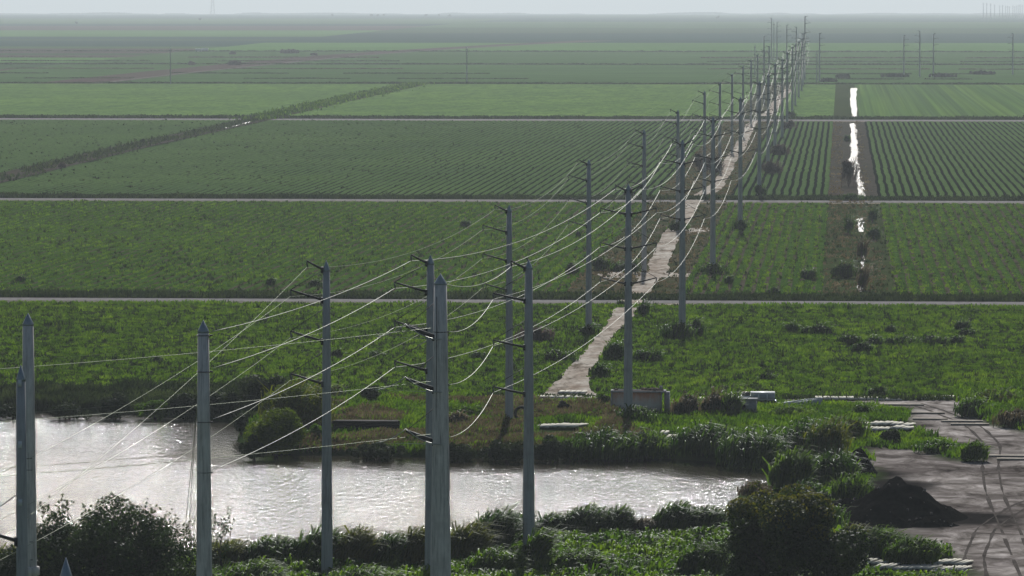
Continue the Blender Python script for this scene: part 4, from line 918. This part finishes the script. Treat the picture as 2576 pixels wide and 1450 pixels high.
# scrub along the canal bank and far scrub mounds
def scrub_line(pts, n, w, h, lw, mat, label):
    k = rng.uniform(0, len(pts)-1.001, n); i = k.astype(int); f_ = (k-i)[:, None]; q = pts[i]*(1-f_) + pts[i+1]*f_
    q = q + rng.normal(0, w, (n, 2)); ok = vnoise(q[:, 0]*3, q[:, 1], 14, 81) > -.3; q = q[ok]
    V, Qd = blades(np.stack([q[:, 0], q[:, 1], zc(q[:, 0], q[:, 1]) + .3], 1), h*rng.uniform(.3, 1.2, len(q)), lw*rng.uniform(.6, 1.4, len(q)), (0, 0), .4)
    tag(mk('bank_scrub', V, Qd, LF[mat], rnd=rng.random(len(q))), label, None, None, 'stuff')
scrub_line(canal_pts, 6000, 3.0, 1.2, .8, 'dark', 'brown scrub along the slanting canal')
scrub_line(canal_up_pts, 5000, 4.0, 1.5, 1.4, 'reed', 'grey-green scrub along the upper slanting canal')
gH = 'dark scrub mounds on the far plain'
for (xx, yb, ww, hh, lb) in ((592, 165, 44, 12, 'dark scrub mound beside the slanting far road'), (730, 135, 76, 12, 'widest dark scrub mound on the far plain'), (482, 164, 30, 9, 'small scrub mound left of the slanting far road'), (485+100, 137, 20, 6, 'tiny scrub mound by the white vehicles'), (790, 140, 30, 6, 'small scrub mound right of the widest one')):
    S(xx, yb, ww, hh, 'brown', lb, 1.8, n=900, group=gH, cat_='bush', name='scrub_mound', deep=.5)
for (xx, yb, ww, lb) in ((2120, 197, 60, 'ragged tree row left of the trio of far poles'), (2250, 195, 110, 'ragged tree row around the left far pole of the trio'), (2370, 195, 110, 'ragged tree row around the right far pole of the trio'), (2470, 188, 90, 'ragged tree row near the far pole at the right edge'), (2085, 207, 60, 'ragged tree row by the far pole left of the ditch')):
    S(xx, yb, ww, 10, 'dark', lb, 1.3, n=1500, group='ragged far tree rows', cat_='tree row', name='tree_row', deep=.15)
# trees near the horizon
for k_, (xx, yb, ww, hh, lb) in enumerate(((193, 62, 12, 8, 'faint far tree, left of the lone pole'), (503, 53, 10, 8, 'faint far tree near the horizon, left of centre'), (1132/1.0, 36+9, 14, 9, 'faint far tree pair member at the horizon, second from left'), (934, 45, 14, 9, 'faint far tree at the horizon, left one of three'),
        (950, 44, 9, 8, 'faint far tree at the horizon, middle one of three'), (966, 43, 9, 8, 'faint far tree at the horizon, right one of three'), (1072, 43, 9, 8, 'faint far tree at the horizon near the picture centre'), (1105, 43, 8, 8, 'faint far tree at the horizon right of the central one'), (836, 43, 10, 8, 'faint far tree at the horizon above the scrub mound'), (1805, 50, 12, 10, 'faint far tree at the horizon near the pole cluster'))):
    Yq = Yfar(yb); q = atd(xx, yb, Yq); u = Yq/F
    root = empty('far_tree', (q[0], Yq, zc(q[0], Yq)))
    C, R = lumps((0, 0, hh*u*.5), (ww*u*.4, ww*u*.4, hh*u*.4), 9, (.35, .6)); V, Qd, PP = lump_leaves(C, R, 500, 2.2)
    mk('crown', V, Qd, LF['dark'], root, rnd=rng.random(500)); MB().tube([(0, 0, 0), (0, 0, hh*u*.5)], [.6, .4], 6).build('trunk', M['bark'], root)
    tag(root, lb, 'tree', 'faint trees near the horizon')
# long wooded skyline
n = 26000; Yq = 27500; x = rng.uniform(-5200, 2200, n); y = rng.uniform(Yq, Yq+600, n)
h_ = np.clip(7 + 6*vnoise(x, y*0, 420, 91) + 4*vnoise(x, y*0, 90, 92), 3, 30)
V, Qd = blades(np.stack([x, y, zc(x, y)-1], 1), h_*rng.uniform(.6, 1.1, n), rng.uniform(14, 30, n), (0, 0), .05)
tag(mk('far_woods', V, Qd, LF['dark'], rnd=rng.random(n)), 'faint blue wooded skyline along the horizon', None, None, 'stuff')
# radio mast
q = atd(535, 38, 20000); b_ = np.array([q[0], 20000, zc(q[0], 20000)]); mast = empty('radio_mast', b_)
for sx_, sy_ in ((-1, -1), (1, -1), (1, 1), (-1, 1)): MB().tube([(sx_*9, sy_*9, 0), (sx_*3, sy_*3, 60), (sx_*2, sy_*2, 130)], [.6, .5, .4], 5).build('leg', M['concrete'], mast)
mb = MB(); zz_ = 0
for k_ in range(10):
    z_ = 12*k_ + 6; w_ = 9 - 6*min(1, z_/60) if z_ < 60 else 3 - (z_-60)/70
    for s_ in (-1, 1): mb.tube([(-w_, s_*w_, z_), (w_, s_*w_, z_+6)], [.22, .22], 4)
mb.build('bracing', M['concrete'], mast); tag(mast, 'faint lattice radio mast on the hazy horizon at left', 'radio mast')

# ------------------------------------------------------------------ yard things
def gz(P): P = np.array(P); P[2] = terr_z(P[:1], P[1:2])[0]; return P
# rusty tank
u = size_at(1040); P = gz(G(1606, 1040)); tank = empty('rusty_tank', P)
Wt, Dt, Ht = 7.3, 2.6, 3.05
mb = MB(); mb.box((-.3, 0, Ht/2), (Wt-.5, Dt-.3, Ht)); mb.build('wall', M['rust'], tank)
mb = MB(); mb.box((0, -Dt/2+.05, Ht+.06), (Wt, .3, .2)).box((0, Dt/2-.05, Ht+.06), (Wt, .3, .2)).box((-Wt/2+.1, 0, Ht+.06), (.3, Dt-.42, .2)).box((Wt/2-.1, 0, Ht+.06), (.3, Dt-.42, .2)); mb.build('rim', M['cbox'], tank)
for k_ in range(22): MB().box((rng.uniform(-Wt/2+.4, Wt/2-.4), rng.uniform(-.9, .9), Ht+.22+rng.uniform(0, .12)), (rng.uniform(.15, .7), rng.uniform(.1, .3), rng.uniform(.12, .4)), rng.uniform(0, 3)).build('scrap_piece', M['debris'], tank)
MB().box((Wt/2+.2, .3, Ht*.5), (.7, Dt-.8, Ht*.96)).build('end_box', M['cbox'], tank)
MB().tube([(Wt/2-.6, 0, Ht+.2), (Wt/2-.6, 0, Ht+.75)], [.22, .22], 8).build('vent_pipe', M['cbox'], tank)
for xx_ in (-Wt/2+.12, Wt/2-.5): MB().box((xx_, -Dt/2+.08, Ht/2), (.16, .16, Ht-.1)).build('post', M['cbox'], tank)
tag(tank, 'long grey steel tank with rust below its rim, half hidden by the nearest double-armed pole', 'tank')
# service pickup
P = gz(G(1905, 1021)); tk = empty('service_truck', P, radians(3))
L_ = 5.4
mb = MB(); mb.box((.75, 0, 1.25), (3.3, 2.0, .95)); mb.box((.75, 0, 1.82), (3.34, .5, .18)); mb.build('service_body', M['white'], tk)
mb = MB()
for s_ in (-1, 1): mb.box((.75, s_*.85, 1.80), (3.3, .42, .16))
mb.build('lid', M['white'], tk)
for xx_ in (-.45, .75, 1.9): MB().box((xx_, -1.01, 1.32), (1.0, .03, .62)).build('locker_door', M['gpaint'], tk)
mb = MB(); mb.box((-1.6, 0, 1.0), (1.35, 1.95, .8)); mb.box((-2.75, 0, .92), (1.1, 1.85, .55), taper=.92); mb.build('cab', M['white'], tk)
MB().box((-1.55, 0, 1.62), (1.15, 1.65, .52), taper=.82).build('window', M['glass'], tk)
mb = MB(); mb.box((-.6, 0, .6), (5.2, 1.6, .25)); mb.build('chassis', M['dark'], tk)
for xx_ in (-2.7, 1.1):
    for s_ in (-1, 1):
        wl = MB().tube([(xx_, s_*.78, .42), (xx_, s_*1.03, .42)], [.42, .42], 16).build('wheel', M['dark'], tk)
        MB().tube([(xx_, s_*1.02, .42), (xx_, s_*1.05, .42)], [.2, .2], 10).build('rim', M['steel'], wl)
MB().box((2.5, 0, .62), (.2, 1.9, .25)).build('bumper', M['steel'], tk)
for s_ in (-1, 1): MB().box((-3.32, s_*.7, .98), (.06, .3, .2)).build('headlight', M['glass'], tk)
tag(tk, 'white service pickup with locker body parked among weeds by the field edge', 'truck')
# concrete box
P = gz(G(1880, 1043)); cb = empty('concrete_box', P)
MB().box((0, 0, 1.0), (2.5, 2.2, 2.0)).build('body', M['cbox'], cb); MB().box((0, 0, 2.08), (2.75, 2.4, .16)).build('lid', M['cbox'], cb)
a = np.linspace(0, 2*pi, 21); MB().tube([(-.55+.42*cos(q), -1.12, 1.1+.42*sin(q)) for q in a], [.06]*21, 5, False).build('hole_ring', M['cbox'], cb)
MB().tube([(-.55, -1.105, 1.1), (-.55, -1.12, 1.1)], [.38, .38], 16).build('knockout', M['dark'], cb)
tag(cb, 'square grey concrete box with a round opening, in front of the white pickup', 'concrete box')
# upturned skiff
P = gz(G(2012, 1024)); sk = empty('upturned_boat', P, radians(4))
ys = np.linspace(0, 1, 10); ring = 9; V = []
for t_ in ys:
    w_ = 1.15*(1 - .75*max(0, t_-.55)**2*3.2) if t_ < 1 else .18; xx_ = -3.1 + 6.2*t_; zt = .45 + .75*t_
    for j in range(ring):
        a = pi*j/(ring-1); V.append((xx_, -max(.15, w_)*cos(a), zt*(.30 + .70*sin(a)**.6) if 0 < j < ring-1 else zt*.30))
V = np.array(V); i = np.arange(len(V)).reshape(len(ys), ring); Qd = np.stack([i[:-1, :-1], i[:-1, 1:], i[1:, 1:], i[1:, :-1]], -1).reshape(-1, 4)
hull = mk('hull', V, Qd, M['gpaint'], sk, smooth=False)
for s_ in (0, ring-1): MB().tube([V[k_*ring+s_] for k_ in range(len(ys))], [.10]*len(ys), 6).build('gunwale', M['white'], sk)
MB().box((-3.12, 0, .32), (.06, 2.2, .5)).build('transom', M['gpaint'], sk)
MB().tube([(-2.4, -1.3, .5), (.5, -1.25, .95), (2.9, -.7, 1.2)], [.1, .1, .08], 6).build('rail', M['white'], sk)
tag(sk, 'grey boat hull with white rim lying tilted on the mats right of the pickup', 'boat')
# stack of dark beams
P = gz(G(922, 1086)); bs = empty('beam_stack', P, radians(-1))
for r_ in range(3):
    for c_ in range(4 - r_//2):
        MB().box((rng.uniform(-.15, .15), -.9 + c_*.62, .28 + r_*.48), (8.2 + rng.uniform(-.4, .3), .5, .40)).build('beam', M['timber'], bs)
for xx_ in (-3.0, 3.0): MB().box((xx_, 0, .03), (.3, 2.6, .1)).build('bearer', M['timber'], bs)
tag(bs, 'long low stack of dark beams lying in the grass beyond the pond', 'beam stack')
# machinery scrap
P = gz(G(1422, 1040)); sc_ = empty('scrap_engine', P, .5)
MB().box((0, 0, .75), (1.7, 1.1, .9), ry=.45).build('block', M['timber'], sc_); MB().box((-.35, 0, 1.35), (.6, .6, .4), ry=.5).build('head', M['dark'], sc_)
MB().tube([(-.9, -.4, .3), (.9, -.4, .5)], [.15, .15], 8).build('shaft', M['dark'], sc_); tag(sc_, 'tilted black engine block lying in the weeds left of the rusty tank', 'scrap engine')
P = gz(G(1312, 1053)); ty = empty('scrap_tyre', P); a = np.linspace(0, 2*pi, 25)
MB().tube([(.85*cos(q), .0, .85 + .85*sin(q)) for q in a], [.2]*25, 8, False).build('tread', M['dark'], ty, smooth=True); tag(ty, 'big black tyre standing in the weeds beside the grey pole', 'tyre')
P = gz(G(1400, 1013)); db = empty('plank_pile', P)
for k_ in range(7): MB().box((rng.uniform(-.8, .8), rng.uniform(-.6, .6), .12 + .07*k_), (2.2, .22, .07), rng.uniform(-.6, .6), ry=rng.uniform(-.15, .15)).build('plank', M['slab'] if k_ % 2 else M['debris'], db)
tag(db, 'loose pile of grey planks by the start of the dirt track', 'plank pile')
# pale mats (timber / concrete crane mats)
gMat = 'pale mats laid on the ground'
def mat_at(xv, yv, w_, d_, rz=0.0, label='', z=.0, name='ground_mat', n=5, flat=.16, tilt=0):
    P = gz(G(xv, yv)); P[2] = max(P[2], 0) + z + rng.uniform(-.08, .12); rz += rng.normal(0, .06); r_ = empty(name, P, rz)
    for k_ in range(n):
        MB().box((-w_/2 + w_*(k_+.5)/n, 0, flat/2 + .05), (w_/n - .16, d_*rng.uniform(.9, 1.05), flat), ry=tilt).build('board', M['slab'], r_)
    MB().box((0, 0, .03), (w_*.96, d_*.96, .04)).build('bearer', M['slab_gap'], r_)
    return tag(r_, label, 'ground mat', gMat)
kk = 0
ords = words
for k_ in range(8): mat_at(2103 + 25.5*k_, 1073, 1.28, 4.6, -.25, '%s mat from the left in the tilted row beside the yard' % ords[k_], n=2, z=.12, tilt=.07)
for k_ in range(7): mat_at(2130 + 25.5*k_, 1084, 1.28, 4.2, -.25, '%s mat from the left in the lower tilted row beside the yard' % ords[k_], n=2, z=.1, tilt=.05)
for k_ in range(10): mat_at(2190 + 26*k_, 1418 + (k_ % 2), 1.0, 3.6, -.3, '%s mat from the left in the upper row at the bottom right' % ords[k_], n=2)
for k_ in range(9): mat_at(2215 + 26*k_, 1433, 1.0, 3.4, -.3, '%s mat from the left in the lower row at the bottom right' % ords[k_], n=2)
for k_ in range(5): mat_at(1362 + 23*k_, 1078, 1.15, 5.0, -.3, '%s mat from the left in the row right of the grey pole' % ords[k_], n=2, z=.2)
for k_ in range(3): mat_at(1670 + 16*k_, 1095 + 10*k_, 1.1, 5.0, -.1, '%s pale mat in the gap between the cane clumps' % ords[k_], n=2, z=.15)
for k_, (xx, yy, ww) in enumerate(((1310, 1001, 6), (1410, 1003, 6), (1480, 1003, 5), (1790, 1000, 6), (1850, 1001, 4), (2100, 1006, 5.5), (2165, 1005, 5.5), (2230, 1006, 4), (2290, 1003, 5), (2370, 1003, 5), (1440, 990, 4), (1800, 1008, 5))):
    mat_at(xx, yy, ww, 4.0, 0, '%s flat mat from the left along the field edge' % (ords[k_] if k_ < 10 else ('eleventh', 'twelfth')[k_-10]), n=5, z=.02)
for k_, (xx, yy, ww) in enumerate(((2420, 1063, 5.5), (2440, 1070, 5), (2340, 1057, 4.6), (2545, 1150, 5.5), (2560, 1158, 5), (2260, 1020, 7), (2330, 1041, 5))):
    P = gz(G(xx, yy)); P[2] += .02; r_ = empty('ground_mat', P); MB().box((0, 0, .1), (ww, 1.3, .14)).build('board', M['track'], r_)
    tag(r_, '%s half buried brown mat crossing the dirt yard, counted from the back' % ords[k_], 'ground mat', 'half buried mats in the yard')
# tyre ruts pressed into the yard
for k_, pts_ in enumerate((((2600, 1470), (2540, 1330), (2500, 1240), (2490, 1170), (2500, 1120), (2450, 1072), (2360, 1035), (2300, 1015)), ((2460, 1470), (2450, 1400), (2480, 1330), (2570, 1270), (2700, 1230)))):
    P_ = np.array([G(*q)[:2] for q in pts_]); t_ = np.linspace(0, len(P_)-1, 40); i_ = np.minimum(t_.astype(int), len(P_)-2); f_ = t_ - i_; f_ = f_*f_*(3-2*f_)*.35 + f_*.65
    P_ = P_[i_]*(1-f_[:, None]) + P_[i_+1]*f_[:, None]
    for _ in range(3): P_[1:-1] = (P_[:-2] + P_[1:-1]*2 + P_[2:])/4
    for off in (-.95, .95):
        d_ = np.gradient(P_, axis=0); d_ /= np.linalg.norm(d_, axis=1)[:, None] + 1e-9; c_ = P_ + np.stack([d_[:, 1], -d_[:, 0]], 1)*off
        nn_ = np.stack([d_[:, 1], -d_[:, 0]], 1); w_ = .16 + .14*vnoise(c_[:, 0], c_[:, 1], 3, 5)[:, None]
        V = np.zeros((80, 3)); V[0::2, :2] = c_ - nn_*w_; V[1::2, :2] = c_ + nn_*w_; V[:, 2] = terr_z(V[:, 0], V[:, 1]) + .035
        tag(mk('tyre_track', V, [[2*j, 2*j+1, 2*j+3, 2*j+2] for j in range(39)], M['rut']), kind='structure')
# pale rubble patches by the track
def patch(name, poly_v, mat, zz=.04):
    c_ = np.mean(poly_v, 0); V = [G(*c_)] + [G(*q) for q in poly_v]; V = np.array(V); V[:, 2] += zz; n_ = len(poly_v)
    V = np.vstack([V]); me = []
    for k_ in range(n_): me.append([0, 1+k_, 1+(k_+1) % n_])
    return tag(mk(name, V, me, mat), kind='structure')
for pv in ([(1500, 690), (1560, 683), (1680, 686), (1760, 690), (1740, 697), (1640, 699), (1520, 700)], [(1700, 576), (1780, 573), (1790, 582), (1740, 588), (1690, 586)], [(1640, 766), (1720, 764), (1700, 772), (1650, 774)]):
    patch('gravel_patch', pv, M['track'])
patch('gravel_patch', [(1335, 1016), (1360, 998), (1508, 998), (1516, 1012)], M['track'], .17)
# soil heaps
def heap(xv, yb, wv, hv, dv, label, name='soil_heap', seed=3, mat='soil', px=.0):
    P = gz(G(xv, yb)); u = size_at(yb); rx, hh, ry = wv*u/2, hv*u, dv
    g_ = np.linspace(-1, 1, 70); A, B = np.meshgrid(g_, g_); r_ = np.hypot(A - px*(1-np.hypot(A, B)), B)
    z_ = (1-(1-np.exp(-((1-np.clip(1-r_,0,1))/.62)**2.2))*1.0)*np.clip((1-r_)*5,0,1)*hh; nz = vnoise(A*rx, B*ry, 2.2, seed)*.30 + vnoise(A*rx, B*ry, .8, seed+1)*.16 + vnoise(A*rx, B*ry, .35, seed+2)*.09
    z_ = z_*(1 + .16*vnoise(A*rx, B*ry, 2.8, seed+4) + .12*vnoise(A*rx, B*ry, 1.3, seed+5)) + nz*np.clip((1-r_)*4, 0, 1) - .12*(r_ > .96) 
    i = np.arange(A.size).reshape(A.shape); Qd = np.stack([i[:-1, :-1], i[:-1, 1:], i[1:, 1:], i[1:, :-1]], -1).reshape(-1, 4)
    root = empty(name, P); mk('soil', np.stack([(A*rx).ravel(), (B*ry).ravel(), z_.ravel()-.05], 1), Qd, M[mat], root, smooth=True)
    for _ in range(10):
        t_ = rng.uniform(pi, 2*pi); q = rng.uniform(.2, .9); s_ = rng.uniform(.12, .32)
        MB().box((cos(t_)*q*rx, sin(t_)*q*ry, (1-(1-np.exp(-(q/.62)**2.2)))*hh), (s_, s_, s_), rng.uniform(0, 3), .7, rng.uniform(-.5, .5)).build('clod', M['soil_pale'], root)
    return tag(root, label, 'soil heap')
heap(2262, 1300, 365, 92, 7.5, 'large black soil heap with pale clods in the dirt yard', px=-.1)
heap(2210, 1325, 190, 44, 3.0, 'low front toe of black soil before the large heap', seed=9)
heap(2160, 1190, 110, 66, 4.0, 'dark crumbling soil bank beside the bushes at the pond head', seed=15)
heap(2130, 1290, 120, 46, 3.5, 'low dark soil shoulder left of the large heap', seed=25)
heap(2330, 1322, 190, 22, 2.5, 'flat black soil mound standing in for the shadow right of the large heap', seed=33)  # shadow patch built as a low mound, shade put into its colour
# white stakes
for k_, (cx, cy) in enumerate(((2150, 265), (2215, 240), (2245, 285), (2305, 250), (2330, 280), (2385, 205), (2385, 240), (2395, 275), (2110, 185), (2235, 205), (2310, 205), (2480, 195), (2545, 220), (2545, 245), (2570, 280))):
    xv = (3300 + cx*.309)/1.59; yv = (1560 + cy*.309)/1.59
    P = gz(G(xv, yv+6)); r_ = empty('white_stake', P, rng.uniform(-.2, .2))
    MB().tube([(.0, 0, .0), (-.45, 0, .55)], [.09, .09], 6).build('pipe', M['white'], r_); MB().tube([(-.43, 0, .53), (-.52, 0, .62)], [.13, .13], 8).build('cap', M['white'], r_)
    tag(r_, '%s slanting white pipe stake in the weeds at right, counted from the left' % words[k_], 'stake', 'white pipe stakes')
# white vehicles far away
for k_, xx in enumerate((803*1.0, 515)):
    P = G(508 if k_ else 500, 131); r_ = empty('far_trailer', P)
    if k_: P = G(516, 130); r_.location = P
    MB().box((0, 0, 1.9), (6.5, 3, 2.6)).build('body', M['white'], r_); MB().box((0, 0, 3.3), (6.8, 3.2, .2)).build('roof', M['white'], r_)
    for s_ in (-2, 2): MB().tube([(s_, -1.6, .5), (s_, -1.3, .5)], [.5, .5], 10).build('wheel', M['dark'], r_)
    tag(r_, '%s of two tiny white trailers far out left' % ('right' if k_ else 'left'), 'trailer', 'white trailers far away')
